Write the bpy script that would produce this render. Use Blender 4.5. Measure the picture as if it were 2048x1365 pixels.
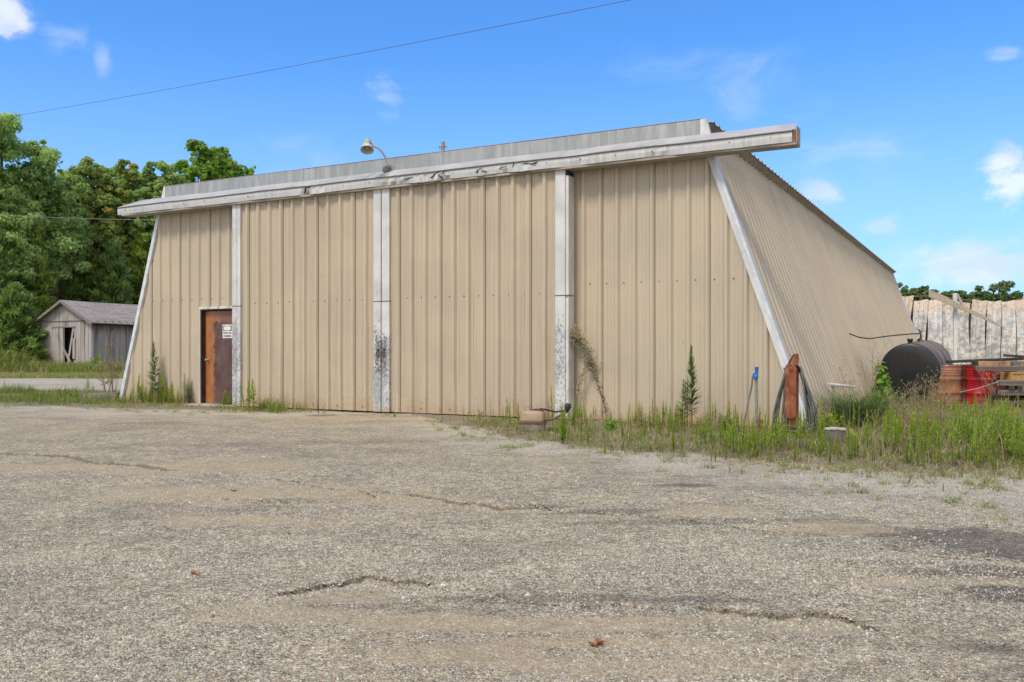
import bpy, bmesh, math, random
import numpy as np
from mathutils import Vector, Matrix
R = math.radians
random.seed(7)
rng = np.random.default_rng(11)
SC = bpy.context.scene
for _o in list(bpy.data.objects): bpy.data.objects.remove(_o)

# ------------------------------------------------------------------ camera
FPX = 1790.0; CAMH = 1.163; HOR = 704.0          # focal length in photo pixels, eye height, horizon row
cam_d = bpy.data.cameras.new('camera'); cam = bpy.data.objects.new('camera', cam_d)
SC.collection.objects.link(cam); SC.camera = cam
cam.location = (0, 0, CAMH); cam.rotation_euler = (R(90), 0, 0)
cam_d.sensor_width = 36; cam_d.lens = FPX / 2048 * 36; cam_d.shift_y = (HOR - 682.5) / 2048
cam_d.clip_start = 0.1; cam_d.clip_end = 6000
SC.render.resolution_x = 1024; SC.render.resolution_y = 682

def GP(px, py):                       # point of the level ground seen at photo pixel
    Y = FPX * CAMH / (py - HOR); return ((px - 1024) / FPX * Y, Y)
def WP(px, py, Y):                    # point at distance Y
    return Vector(((px - 1024) / FPX * Y, Y, CAMH + (HOR - py) * Y / FPX))

# ------------------------------------------------------------------ light, sky, exposure
SUN_EL, SUN_AZ = R(54), math.atan2(-0.66, -0.75)        # towards the sun: x=-0.66, y=-0.75
sun_d = bpy.data.lights.new('sun', 'SUN'); sun = bpy.data.objects.new('sun', sun_d); SC.collection.objects.link(sun)
sun_d.energy = 2.0; sun_d.angle = R(14); sun_d.color = (1.0, 0.90, 0.74)
sv = Vector((math.sin(SUN_AZ) * math.cos(SUN_EL), math.cos(SUN_AZ) * math.cos(SUN_EL), math.sin(SUN_EL)))
sun.rotation_euler = sv.to_track_quat('Z', 'Y').to_euler()
world = bpy.data.worlds.new("World"); SC.world = world; world.use_nodes = True
SC.view_settings.view_transform = 'Standard'; SC.view_settings.look = 'None'
SC.view_settings.exposure = 0.55; SC.view_settings.gamma = 1.0

class NT:
    """small helper to write node graphs"""
    def __init__(s, tree): s.t = tree; s.n = tree.nodes; s.l = tree.links
    def node(s, typ, **kw):
        n = s.n.new(typ)
        for k, v in kw.items(): setattr(n, k, v)
        return n
    def put(s, sock, v):
        if hasattr(v, 'is_linked') or isinstance(v, bpy.types.NodeSocket): s.l.new(v, sock)
        else: sock.default_value = v
    def math(s, op, a, b=0.0, c=0.0, clamp=False):
        n = s.node('ShaderNodeMath', operation=op); n.use_clamp = clamp
        s.put(n.inputs[0], a); s.put(n.inputs[1], b); s.put(n.inputs[2], c); return n.outputs[0]
    def vmath(s, op, a, b=(0, 0, 0), out=0):
        n = s.node('ShaderNodeVectorMath', operation=op); s.put(n.inputs[0], a); s.put(n.inputs[1], b); return n.outputs[out]
    def length(s, a):
        n = s.node('ShaderNodeVectorMath', operation='LENGTH'); s.put(n.inputs[0], a); return n.outputs['Value']
    def ramp(s, v, a, b, o0=0.0, o1=1.0, smooth=True):
        n = s.node('ShaderNodeMapRange'); n.interpolation_type = 'SMOOTHSTEP' if smooth else 'LINEAR'
        s.put(n.inputs[0], v); s.put(n.inputs[1], a); s.put(n.inputs[2], b); s.put(n.inputs[3], o0); s.put(n.inputs[4], o1); return n.outputs[0]
    def mix(s, f, a, b, mode='MIX'):
        n = s.node('ShaderNodeMix', data_type='RGBA', blend_type=mode); n.clamp_factor = True
        s.put(n.inputs[0], f); s.put(n.inputs[6], a if not isinstance(a, tuple) else (*a[:3], 1)); s.put(n.inputs[7], b if not isinstance(b, tuple) else (*b[:3], 1)); return n.outputs[2]
    def noise(s, vec, scale=5, detail=4, rough=0.5, dist=0.0, out=0):
        n = s.node('ShaderNodeTexNoise'); 
        if vec is not None: s.put(n.inputs['Vector'], vec)
        n.inputs['Scale'].default_value = scale; n.inputs['Detail'].default_value = detail
        n.inputs['Roughness'].default_value = rough; n.inputs['Distortion'].default_value = dist; return n.outputs[out]
    def voro(s, vec, scale, feature='F1', out='Distance', rnd=1.0):
        n = s.node('ShaderNodeTexVoronoi', feature=feature); s.put(n.inputs['Vector'], vec)
        n.inputs['Scale'].default_value = scale; n.inputs['Randomness'].default_value = rnd; return n.outputs[out]
    def obj(s): return s.node('ShaderNodeTexCoord').outputs['Object']
    def scalev(s, v, k): return s.vmath('MULTIPLY', v, k)
    def sep(s, v): n = s.node('ShaderNodeSeparateXYZ'); s.put(n.inputs[0], v); return n.outputs
    def comb(s, x, y, z): n = s.node('ShaderNodeCombineXYZ'); s.put(n.inputs[0], x); s.put(n.inputs[1], y); s.put(n.inputs[2], z); return n.outputs[0]
    def attr(s, name): n = s.node('ShaderNodeAttribute'); n.attribute_name = name; return n
    def bump(s, h, strength=0.3, dist=0.01, normal=None):
        n = s.node('ShaderNodeBump'); n.inputs['Strength'].default_value = strength; n.inputs['Distance'].default_value = dist
        s.put(n.inputs['Height'], h)
        if normal is not None: s.put(n.inputs['Normal'], normal)
        return n.outputs[0]

def build_world():
    g = NT(world.node_tree); g.n.clear()
    out = g.node('ShaderNodeOutputWorld'); bg = g.node('ShaderNodeBackground')
    sky = g.node('ShaderNodeTexSky', sky_type='NISHITA'); sky.sun_disc = False
    sky.sun_elevation = SUN_EL; sky.sun_rotation = SUN_AZ; sky.altitude = 200
    sky.air_density = 1.0; sky.dust_density = 0.9; sky.ozone_density = 2.2
    d = g.vmath('NORMALIZE', g.node('ShaderNodeTexCoord').outputs['Generated'])
    x, y, z = g.sep(d)
    skyc = g.mix(1.0, sky.outputs[0], (0.76, 1.50, 2.32), 'MULTIPLY')
    # broken cloud cover added out of view behind the photographer as warm fill light
    pl = g.comb(g.math('DIVIDE', x, g.math('ADD', g.math('ABSOLUTE', z), 0.18)), g.math('DIVIDE', y, g.math('ADD', g.math('ABSOLUTE', z), 0.18)), 0.0)
    n1 = g.noise(pl, 1.3, 7, 0.55, 0.4)
    back = g.ramp(y, 0.15, -0.45)
    c_back = g.math('MULTIPLY', g.ramp(n1, 0.36, 0.56), back)
    fac = c_back
    n2 = g.noise(g.scalev(d, (1, 1, 1.9)), 9, 8, 0.62, 0.8)
    n3 = g.noise(g.scalev(d, (1, 1, 1.6)), 22, 6, 0.6, 0.5)
    def blob(px, py, rx, rz, dens, nz, lo, hi):
        v = Vector(((px - 1024) / FPX, 1, (HOR - py) / FPX)).normalized()
        q = g.vmath('SUBTRACT', d, tuple(v)); q = g.scalev(q, (1 / rx, 1 / rx, 1 / rz))
        m = g.ramp(g.length(q), 1.0, 0.15)
        k = g.math('ADD', nz, g.math('MULTIPLY', m, 0.30))
        return g.math('MULTIPLY', g.math('MULTIPLY', g.ramp(k, lo, hi), m), dens)
    for b in [(5, 38, .042, .035, 1.0, n2, .60, .80), (138, 86, .045, .030, .24, n3, .66, .95), (203, 116, .016, .034, .34, n3, .60, .92), (775, 180, .045, .05, .30, n3, .68, .95),
              (1400, 150, .17, .07, .22, n2, .66, 1.10), (1470, 190, .06, .06, .16, n2, .62, .95), (2015, 352, .042, .05, .9, n3, .56, .82), (1640, 395, .045, .035, .6, n3, .56, .86),
              (1765, 450, .035, .02, .4, n3, .6, .85), (1950, 530, .13, .045, .7, n3, .52, .85), (2010, 108, .03, .012, .35, n3, .6, .9), (620, 330, .14, .05, .22, n2, .62, 1.0), (1700, 320, .16, .10, .22, n2, .62, 1.0)]:
        fac = g.math('MAXIMUM', fac, blob(*b))
    fac = g.math('MINIMUM', fac, g.ramp(y, 0.0, .3, .92, .72))
    haze = g.math('MULTIPLY', g.ramp(z, 0.34, 0.0), 0.50)
    skyc = g.mix(haze, skyc, (6.0, 7.6, 9.9))
    col = g.mix(fac, skyc, g.mix(back, g.mix(g.ramp(n2, .40, .68), (7.6, 8.2, 9.4), (10.6, 10.8, 11.2)), (15.5, 13.4, 10.2)))
    g.l.new(col, bg.inputs[0]); bg.inputs[1].default_value = 0.070
    g.l.new(bg.outputs[0], out.inputs[0])
build_world()

# ------------------------------------------------------------------ object helpers
def link(o, parent=None):
    SC.collection.objects.link(o)
    if parent: o.parent = parent
    return o
def tag(o, label=None, cat=None, group=None, kind=None):
    if label: o['label'] = label
    if cat: o['category'] = cat
    if group: o['group'] = group
    if kind: o['kind'] = kind
    return o
def empty(name, loc=(0, 0, 0), rz=0.0):
    o = bpy.data.objects.new(name, None); o.empty_display_size = .2; link(o); o.location = loc; o.rotation_euler = (0, 0, rz); return o
def mesh_np(name, V, F, mats, parent=None, mi=None, smooth=False, attrs=None):
    """V (n,3); F (m,k) same-size faces or list of faces; mats list"""
    me = bpy.data.meshes.new(name)
    if isinstance(F, np.ndarray):
        V = np.asarray(V, dtype=np.float32); k = F.shape[1]
        me.vertices.add(len(V)); me.vertices.foreach_set('co', V.ravel())
        me.loops.add(F.size); me.loops.foreach_set('vertex_index', F.astype(np.int32).ravel())
        me.polygons.add(len(F)); me.polygons.foreach_set('loop_start', np.arange(len(F), dtype=np.int32) * k)
        if smooth: me.polygons.foreach_set('use_smooth', np.ones(len(F), dtype=bool))
        me.update(calc_edges=True)
    else:
        me.from_pydata([tuple(v) for v in V], [], F); me.update()
        if smooth: me.polygons.foreach_set('use_smooth', np.ones(len(F), dtype=bool))
    for m in (mats if isinstance(mats, (list, tuple)) else [mats]): me.materials.append(m)
    if mi is not None: me.polygons.foreach_set('material_index', np.asarray(mi, dtype=np.int32))
    if attrs:
        for an, av in attrs.items():
            a = me.attributes.new(an, 'FLOAT', 'POINT'); a.data.foreach_set('value', np.asarray(av, dtype=np.float32))
    me.validate()
    return link(bpy.data.objects.new(name, me), parent)

class MB:
    """mesh collector: boxes, tubes, lathes, prisms into ONE mesh"""
    def __init__(s): s.v = []; s.f = []; s.m = []; s.sm = []
    def add(s, vs, fs, mi=0, M=None, sm=False):
        b = len(s.v)
        for v in vs: s.v.append(tuple(M @ Vector(v)) if M is not None else tuple(v))
        for f in fs: s.f.append([b + i for i in f]); s.m.append(mi); s.sm.append(sm)
        return s
    def box(s, x0, x1, y0, y1, z0, z1, mi=0, M=None, jit=0):
        vs = [(x, y, z) for z in (z0, z1) for y in (y0, y1) for x in (x0, x1)]
        if jit: vs = [(x + random.uniform(-jit, jit), y + random.uniform(-jit, jit), z + random.uniform(-jit, jit)) for x, y, z in vs]
        return s.add(vs, [(0, 2, 3, 1), (4, 5, 7, 6), (0, 1, 5, 4), (2, 6, 7, 3), (0, 4, 6, 2), (1, 3, 7, 5)], mi, M)
    def tube(s, pts, r, n=8, mi=0, M=None, caps=True, flat=1.0):
        pts = [Vector(p) for p in pts]; rs = r if isinstance(r, (list, tuple)) else [r] * len(pts)
        vs = []; up = None
        for i, p in enumerate(pts):
            t = (pts[min(i + 1, len(pts) - 1)] - pts[max(i - 1, 0)])
            t = t.normalized() if t.length > 1e-9 else Vector((0, 0, 1))
            if up is None: up = Vector((0, 0, 1)) if abs(t.z) < .9 else Vector((1, 0, 0))
            a = t.cross(up)
            if a.length < 1e-4: a = t.orthogonal()
            a.normalize(); b = t.cross(a).normalized(); up = -b if False else up
            for k in range(n):
                an = 2 * math.pi * k / n; vs.append(p + (a * math.cos(an) + b * math.sin(an) * flat) * rs[i])
        fs = [(i * n + k, i * n + (k + 1) % n, (i + 1) * n + (k + 1) % n, (i + 1) * n + k) for i in range(len(pts) - 1) for k in range(n)]
        s.add(vs, fs, mi, M, True)
        if caps: s.add([vs[k] for k in range(n)], [tuple(range(n))], mi, M); s.add(vs[-n:], [tuple(range(n - 1, -1, -1))], mi, M)
        return s
    def lathe(s, prof, n=24, mi=0, M=None, sm=True, cap=True):
        vs = [(r * math.cos(2 * math.pi * k / n), r * math.sin(2 * math.pi * k / n), z) for r, z in prof for k in range(n)]
        fs = [(i * n + k, i * n + (k + 1) % n, (i + 1) * n + (k + 1) % n, (i + 1) * n + k) for i in range(len(prof) - 1) for k in range(n)]
        s.add(vs, fs, mi, M, sm)
        if cap: s.add(vs[:n], [tuple(range(n - 1, -1, -1))], mi, M); s.add(vs[-n:], [tuple(range(n))], mi, M)
        return s
    def prism(s, poly, y0, y1, mi=0, M=None):      # polygon in xz, extruded along y
        n = len(poly); vs = [(x, y0, z) for x, z in poly] + [(x, y1, z) for x, z in poly]
        fs = [tuple(range(n)), tuple(range(2 * n - 1, n - 1, -1))] + [(i, i + n, (i + 1) % n + n, (i + 1) % n) for i in range(n)]
        return s.add(vs, fs, mi, M)
    def build(s, name, mats, parent=None, bevel=0):
        me = bpy.data.meshes.new(name); me.from_pydata(s.v, [], s.f); me.update()
        for m in (mats if isinstance(mats, (list, tuple)) else [mats]): me.materials.append(m)
        me.polygons.foreach_set('material_index', s.m); me.polygons.foreach_set('use_smooth', s.sm)
        bm = bmesh.new(); bm.from_mesh(me); bmesh.ops.recalc_face_normals(bm, faces=bm.faces); bm.to_mesh(me); bm.free()
        o = link(bpy.data.objects.new(name, me), parent)
        if bevel:
            b = o.modifiers.new('bevel', 'BEVEL'); b.width = bevel; b.segments = 1; b.limit_method = 'ANGLE'
        return o

# numpy value noise
_perm = rng.random((256, 256)).astype(np.float32)
def vnoise(x, y):
    xi = np.floor(x).astype(int); yi = np.floor(y).astype(int); fx = x - xi; fy = y - yi
    fx = fx * fx * (3 - 2 * fx); fy = fy * fy * (3 - 2 * fy)
    a = _perm[xi & 255, yi & 255]; b = _perm[(xi + 1) & 255, yi & 255]; c = _perm[xi & 255, (yi + 1) & 255]; d = _perm[(xi + 1) & 255, (yi + 1) & 255]
    return (a * (1 - fx) + b * fx) * (1 - fy) + (c * (1 - fx) + d * fx) * fy
def fbm(x, y, o=4):
    s = 0; a = .5; t = 0
    for i in range(o): s = s + a * vnoise(x * 2 ** i + 17.3 * i, y * 2 ** i + 5.1 * i); t += a; a *= .5
    return s / t
def sst(x, a, b): t = np.clip((x - a) / (b - a), 0, 1); return t * t * (3 - 2 * t)

# ------------------------------------------------------------------ materials
def mat(name, base=(.5, .5, .5), rough=.7, metal=0.0, fn=None, spec=None):
    m = bpy.data.materials.new(name); m.use_nodes = True; g = NT(m.node_tree)
    p = m.node_tree.nodes['Principled BSDF']; p.inputs['Base Color'].default_value = (*base, 1)
    p.inputs['Roughness'].default_value = rough; p.inputs['Metallic'].default_value = metal
    if spec is not None: p.inputs['Specular IOR Level'].default_value = spec
    if fn: fn(g, p)
    return m
def mottled(c0, c1, scale=6, rough=.7, metal=0.0, stretch=(1, 1, 1), lo=.35, hi=.65, bump=.2, c2=None, s2=40, spec=None, lo2=.55, hi2=.7):
    def fn(g, p):
        v = g.scalev(g.obj(), stretch); n = g.noise(v, scale, 6, .6)
        c = g.mix(g.ramp(n, lo, hi), c0, c1)
        if c2: c = g.mix(g.ramp(g.noise(v, s2, 4, .6), lo2, hi2), c, c2)
        g.l.new(c, p.inputs['Base Color'])
        g.l.new(g.bump(g.noise(v, scale * 5, 4, .6), bump, .004), p.inputs['Normal'])
    return mat('m', c0, rough, metal, fn, spec)

TAN = (.480, .412, .305)
def panel_mat(axis, fine=1.0):
    def fn(g, p):
        x, y, z = g.sep(g.obj()); a = x if axis == 'x' else y
        big = g.noise(g.comb(a, z, 0.0), .8, 4, .5)
        st = g.noise(g.comb(g.math('MULTIPLY', a, 42.0), g.math('MULTIPLY', z, .35), 3.0), 1.0, 5, .65)
        st2 = g.noise(g.comb(g.math('MULTIPLY', a, 11.0), g.math('MULTIPLY', z, .5), 8.0), 1.0, 3, .5)
        c = g.mix(g.ramp(big, .3, .7), TAN, (TAN[0] * .90, TAN[1] * .90, TAN[2] * .92))
        c = g.mix(g.math('MULTIPLY', g.ramp(st, .50, .74), .62 * fine), c, (.24, .19, .14))
        c = g.mix(g.math('MULTIPLY', g.ramp(st2, .5, .75), .22), c, (.60, .50, .36))
        sp = g.noise(g.comb(g.math('MULTIPLY', a, 1.0), z, 5.0), 45, 2, .5)
        c = g.mix(g.math('MULTIPLY', g.ramp(sp, .70, .76), .4 * fine), c, (.17, .13, .10))
        # rain-splashed soil low down
        wv = g.math('ADD', z, g.math('MULTIPLY', g.noise(g.comb(g.math('MULTIPLY', a, 1.3), g.math('MULTIPLY', z, .6), 0.0), 2.0, 5, .6), -.9))
        c = g.mix(g.math('MULTIPLY', g.ramp(wv, -.08, -.48), .55), c, (.42, .27, .16))
        gm = g.noise(g.comb(g.math('MULTIPLY', a, 1.0), z, 11.0), 16, 5, .7); c = g.mix(g.math('MULTIPLY', g.math('MULTIPLY', g.ramp(gm, .52, .66), g.ramp(z, .75, .05)), .55 * fine), c, (.22, .17, .12))
        rn = g.noise(g.comb(g.math('MULTIPLY', a, 6.0), g.math('MULTIPLY', z, .22), 21.0), 1.0, 2, .4); c = g.mix(g.math('MULTIPLY', g.ramp(rn, .66, .80), .35), c, (.33, .235, .15))
        g.l.new(c, p.inputs['Base Color'])
        g.put(p.inputs['Roughness'], g.ramp(st, .3, .7, .42, .6))
        g.l.new(g.bump(g.noise(g.comb(a, z, 0.0), 2.2, 2, .5), .35, .02), p.inputs['Normal'])
    return mat('painted_panel', TAN, .5, 0, fn, .35)
M_front = panel_mat('x', .5); M_door = panel_mat('x', 1.0); M_side = panel_mat('y', .6)
M_seamshade = mat('seam_shade', (.19, .15, .11), .9)  # shade of laps and seams put into the colour of thin strips
M_grime = mottled((.30, .245, .175), (.40, .33, .235), 3, .7, stretch=(40, 1, .6))
M_screw = mottled((.10, .07, .05), (.2, .17, .14), 20, .7)
M_rust = mottled((.26, .085, .030), (.37, .15, .055), 9, .85, bump=.5, c2=(.14, .05, .025), s2=25)
M_brown = mottled((.13, .075, .045), (.2, .13, .08), 12, .8)
M_rustred = mottled((.17, .045, .022), (.27, .085, .04), 9, .8, bump=.6, c2=(.36, .16, .08), s2=16, stretch=(1, 1, .5), lo2=.5, hi2=.7)
def galv_fn(g, p):
    x, y, z = g.sep(g.obj())
    st = g.noise(g.comb(g.math('MULTIPLY', x, 9.0), g.math('MULTIPLY', z, .9), 0.0), 1.0, 5, .65)
    b = g.noise(g.comb(x, z, 4.0), .9, 4, .55)
    c = g.mix(g.ramp(st, .40, .72), (.27, .285, .29), (.42, .42, .40))
    c = g.mix(g.math('MULTIPLY', g.ramp(b, .45, .65), .6), c, (.34, .355, .36))
    g.l.new(c, p.inputs['Base Color']); g.l.new(g.bump(b, .2, .02), p.inputs['Normal'])
M_galv = mat('weathered_galvanised', (.4, .41, .42), .48, .25, galv_fn)
def lip_fn(g, p):
    x, y, z = g.sep(g.obj())
    st = g.noise(g.comb(g.math('MULTIPLY', x, 14.0), g.math('MULTIPLY', z, 2.0), 0.0), 1.0, 5, .65)
    b = g.noise(g.comb(x, z, 4.0), 1.1, 4, .55)
    c = g.mix(g.ramp(st, .4, .65), (.40, .405, .40), (.54, .535, .52))
    c = g.mix(g.math('MULTIPLY', g.ramp(b, .42, .62), .7), c, (.48, .485, .48))
    c = g.mix(g.ramp(g.noise(g.comb(x, z, 9.0), 26, 4, .6), .68, .76), c, (.24, .2, .17))
    g.l.new(c, p.inputs['Base Color']); g.l.new(g.bump(b, .3, .02), p.inputs['Normal'])
M_slope = mottled((.36, .365, .365), (.46, .455, .44), 1.4, .5, .1, bump=.15, c2=(.30, .30, .30), s2=3, lo2=.55, hi2=.75)
M_lip = mat('chalky_grey_paint', (.55, .55, .53), .55, .1, lip_fn)
def peel_mat(base_amt, burn=False):
    def fn(g, p):
        x, y, z = g.sep(g.obj())
        n = g.noise(g.comb(g.math('MULTIPLY', x, 1.3), y, z), 24, 6, .68)
        big = g.noise(g.comb(x, y, z), 2.3, 3, .5)
        zz = g.ramp(z, 2.25, 1.2, 0, .20)
        zl = g.ramp(z, .05, .5, 0, .05)
        k = g.math('ADD', g.math('ADD', n, g.math('MULTIPLY', g.math('SUBTRACT', big, .5), .5)), g.math('ADD', zz, base_amt - .16))
        bare = g.ramp(k, .53, .60)
        paint = g.mix(g.ramp(big, .3, .7), (.60, .605, .59), (.48, .485, .475))
        metal = g.mix(g.ramp(g.noise(g.comb(x, y, z), 11, 4, .6), .35, .65), (.24, .25, .26), (.38, .39, .40))
        if burn:
            bz = g.math('MULTIPLY', g.ramp(z, .25, 1.05), g.ramp(z, 1.9, 1.2))
            bk = g.ramp(g.math('ADD', bz, g.math('MULTIPLY', g.math('SUBTRACT', n, .5), 2.6)), .55, 1.0); ctr = g.ramp(g.math('ABSOLUTE', g.math('SUBTRACT', x, 3.73)), .17, .10); bk = g.math('MULTIPLY', bk, ctr)
            metal = g.mix(g.math('MULTIPLY', bk, .9), metal, (.10, .10, .102)); bare = g.math('MAXIMUM', bare, bk)
        c = g.mix(bare, paint, metal)
        c = g.mix(g.math('MULTIPLY', g.ramp(g.math('ADD', z, g.math('MULTIPLY', n, -.3)), .02, -.12), .7), c, (.40, .25, .15))
        g.l.new(c, p.inputs['Base Color']); g.l.new(g.bump(bare, .5, -.003), p.inputs['Normal'])
    return mat('peeling_paint', (.6, .6, .6), .55, 0, fn)
M_peel = peel_mat(.03); M_peelb = peel_mat(.02, True); M_peell = peel_mat(.12); M_white = mottled((.50, .51, .51), (.62, .62, .60), 8, .5, c2=(.42, .43, .44), s2=14, lo2=.58, hi2=.68, stretch=(1, 1, .3))
M_trimblue = mottled((.50, .54, .58), (.64, .66, .67), 6, .45, bump=.1)
M_dark = mat('dark_gap', (.02, .018, .015), .9)
M_soffit = mottled((.36, .32, .26), (.28, .25, .20), 5, .8)
M_roofedge = mottled((.36, .36, .34), (.26, .27, .26), 7, .6, .2)
M_concrete = mottled((.42, .39, .34), (.30, .28, .25), 9, .9, bump=.6, c2=(.2, .19, .17), s2=50)

def door_fn(g, p):
    x, y, z = g.sep(g.obj())
    n = g.noise(g.comb(x, 0.0, z), 6, 5, .6)
    edge = g.math('ADD', g.math('SUBTRACT', x, -1.03), g.math('MULTIPLY', g.math('SUBTRACT', n, .5), .30))
    top = g.math('SUBTRACT', 1.83, z); top = g.math('ADD', top, g.math('MULTIPLY', g.math('SUBTRACT', n, .5), .25))
    inside = g.math('MULTIPLY', g.ramp(edge, 0, .02), g.ramp(top, 0, .03))
    orange = g.mix(g.ramp(g.noise(g.comb(x, 0.0, g.math('MULTIPLY', z, .5)), 7, 4, .6), .35, .7), (.37, .140, .030), (.25, .09, .03))
    orange = g.mix(g.ramp(g.math('ADD', x, g.math('MULTIPLY', n, .3)), -.95, -.55), orange, (.20, .085, .05))
    brown = g.mix(g.ramp(g.noise(g.comb(x, 0.0, z), 2.4, 5, .6), .35, .7), (.075, .030, .024), (.135, .085, .075))
    c = g.mix(inside, orange, brown)
    c = g.mix(g.ramp(g.noise(g.comb(x, 1.0, z), 30, 4, .6), .68, .75), c, (.22, .10, .06))
    g.l.new(c, p.inputs['Base Color'])
M_entry = mat('rust_worn_paint', (.2, .1, .05), .38, 0, door_fn)
M_jamb = mottled((.06, .028, .016), (.11, .05, .025), 8, .6)
M_steel = mottled((.55, .55, .54), (.38, .37, .35), 12, .35, .7)
M_sign = mat('sign_white', (.72, .72, .70), .5); M_black = mat('black', (.02, .02, .02), .5)

def wood_mat(c0, c1, dark=(.07, .06, .055), axis='z', s=14, patch=False):
    def fn(g, p):
        x, y, z = g.sep(g.obj())
        k = (s, s, .7) if axis == 'z' else ((.7, s, s) if axis == 'x' else (s, .7, s))
        v = g.scalev(g.obj(), k)
        n = g.noise(v, 1, 6, .65); n2 = g.noise(g.scalev(g.obj(), tuple(q * .3 for q in k)), 1, 3, .5)
        c = g.mix(g.ramp(n, .32, .68), c0, c1); c = g.mix(g.ramp(n2, .5, .72), c, tuple((a + b) / 2.6 for a, b in zip(c0, dark)))
        c = g.mix(g.math('MULTIPLY', g.ramp(n, .60, .72), .7), c, dark)
        if patch:  # turns darker towards the top, with a ragged streaky edge
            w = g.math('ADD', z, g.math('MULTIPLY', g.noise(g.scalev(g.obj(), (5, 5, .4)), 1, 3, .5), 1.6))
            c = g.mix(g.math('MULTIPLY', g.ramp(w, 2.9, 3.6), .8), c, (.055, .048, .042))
        g.l.new(c, p.inputs['Base Color']); g.l.new(g.bump(n, .5, .006), p.inputs['Normal'])
    return mat('weathered_wood', c0, .88, 0, fn)
M_wood = wood_mat((.31, .285, .265), (.44, .41, .385)); M_woods = wood_mat((.27, .245, .225), (.40, .37, .345), patch=True)
M_woodx = wood_mat((.17, .15, .13), (.27, .24, .21), axis='x', s=22)
M_char = mottled((.025, .024, .023), (.05, .047, .045), 12, .75, bump=.8, c2=(.13, .12, .11), s2=18)
M_orangewood = mottled((.33, .19, .09), (.42, .28, .15), 9, .8, c2=(.12, .08, .05), s2=16)

def leaf_mat(name, c0, c1, c2=None, trans=.35, rough=.55):
    m = bpy.data.materials.new(name); m.use_nodes = True; g = NT(m.node_tree)
    p = g.n['Principled BSDF']; out = g.n['Material Output']; a = g.attr('tint').outputs['Fac']
    c = g.mix(a, c0, c1)
    if c2: c = g.mix(g.ramp(a, .86, .97), c, c2)
    g.l.new(c, p.inputs['Base Color']); p.inputs['Roughness'].default_value = rough; p.inputs['Specular IOR Level'].default_value = .3
    tr = g.node('ShaderNodeBsdfTranslucent'); g.l.new(g.mix(1.0, c, (1.25, 1.2, .7), 'MULTIPLY'), tr.inputs[0])
    mx = g.node('ShaderNodeMixShader'); mx.inputs[0].default_value = trans
    g.l.new(p.outputs[0], mx.inputs[1]); g.l.new(tr.outputs[0], mx.inputs[2]); g.l.new(mx.outputs[0], out.inputs[0]); return m
M_bark = mottled((.13, .10, .08), (.22, .18, .15), 12, .9, bump=.8)

# ------------------------------------------------------------------ ground
EDGE = np.array([(-60, 27), (-40, 24.5), (-20, 20.6), (-11, 19.2), (-7.7, 17.8), (-5.95, 17.3), (-4.3, 17.2), (-3.2, 17.6), (-2.2, 16.8), (-1.3, 14.9), (-.6, 13.3), (.106, 11.9), (1.02, 10.5), (2.43, 9.25), (4.62, 8.1), (12, 6.6), (60, 4)])
def edge_y(X): return np.interp(X, EDGE[:, 0], EDGE[:, 1])
def veg_sd(X, Y):                       # >0 inside the overgrown ground
    n = (fbm(X * .9 + 3, Y * .9, 4) - .5) * 1.6
    a = Y - edge_y(X) + n
    rn = (fbm(X * .25 + 40, Y * .25, 3) - .5) * 3
    road = np.minimum(Y - (26.8 + .02 * X) + rn * .6, 38.8 - Y + rn * .5); road = np.where(X < -7.5, road, -5.0)
    return np.minimum(a, -road)
CRACKS = [[(-60, 900), (0, 905), (70, 908), (130, 912), (180, 922), (240, 928), (290, 930), (380, 941)],
          [(790, 987), (860, 993), (890, 997), (940, 1005), (1000, 1013), (1050, 1013), (1080, 1008)],
          [(535, 1200), (600, 1174), (640, 1166), (700, 1155), (730, 1148), (790, 1159), (830, 1155), (890, 1162)],
          [(395, 942), (470, 955), (560, 962), (640, 975), (720, 980), (790, 987)],
          [(1080, 1008), (1130, 1016), (1200, 1022), (1290, 1030), (1400, 1046), (1500, 1060), (1600, 1072)],
          [(440, 996), (500, 998), (560, 1001), (600, 1001)],
          [(890, 1163), (960, 1172), (1010, 1190), (1070, 1205), (1180, 1212), (1290, 1215), (1385, 1216)],
          [(1740, 1100), (1840, 1110), (1930, 1122), (2060, 1128)],
          [(1380, 1215), (1440, 1218), (1500, 1225), (1560, 1232), (1620, 1222), (1660, 1226), (1720, 1240), (1780, 1258)]]
def jag(poly, rnd, lev=4):
    P = [np.array(GP(*p)) for p in poly]
    for l in range(lev):
        Q = []
        for a, b in zip(P[:-1], P[1:]):
            L = np.linalg.norm(b - a); n = np.array([-(b - a)[1], (b - a)[0]]) / max(L, 1e-6)
            Q += [a, (a + b) / 2 + n * rnd.normal() * L * .11]
        P = Q + [P[-1]]
    return np.array(P)
CP = [(.022, .026, 400), (.020, .013, 300), (.028, .009, 1200), (.006, .007, 60), (.006, .007, 60), (.006, .006, 20), (.008, .002, 200), (.008, .004, 60), (.020, .007, 700)]   # ledge height, crack width, rubble
rc = np.random.default_rng(5)
CR = [jag(c, rc) for c in CRACKS]
def crack_dist(X, Y, pl):
    """distance and side (positive: nearer the camera) and position along 0..1"""
    best = np.full(X.shape, 1e9); side = np.zeros(X.shape); al = np.zeros(X.shape); n = len(pl) - 1
    for i in range(n):
        a = pl[i]; b = pl[i + 1]; d = b - a; L2 = d @ d + 1e-12
        t = np.clip(((X - a[0]) * d[0] + (Y - a[1]) * d[1]) / L2, 0, 1)
        dx = X - a[0] - t * d[0]; dy = Y - a[1] - t * d[1]; q = np.hypot(dx, dy); m = q < best
        best = np.where(m, q, best); side = np.where(m, np.sign(-(d[0] * (Y - a[1]) - d[1] * (X - a[0]))), side); al = np.where(m, (i + t) / n, al)
    return best, side, al
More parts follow.
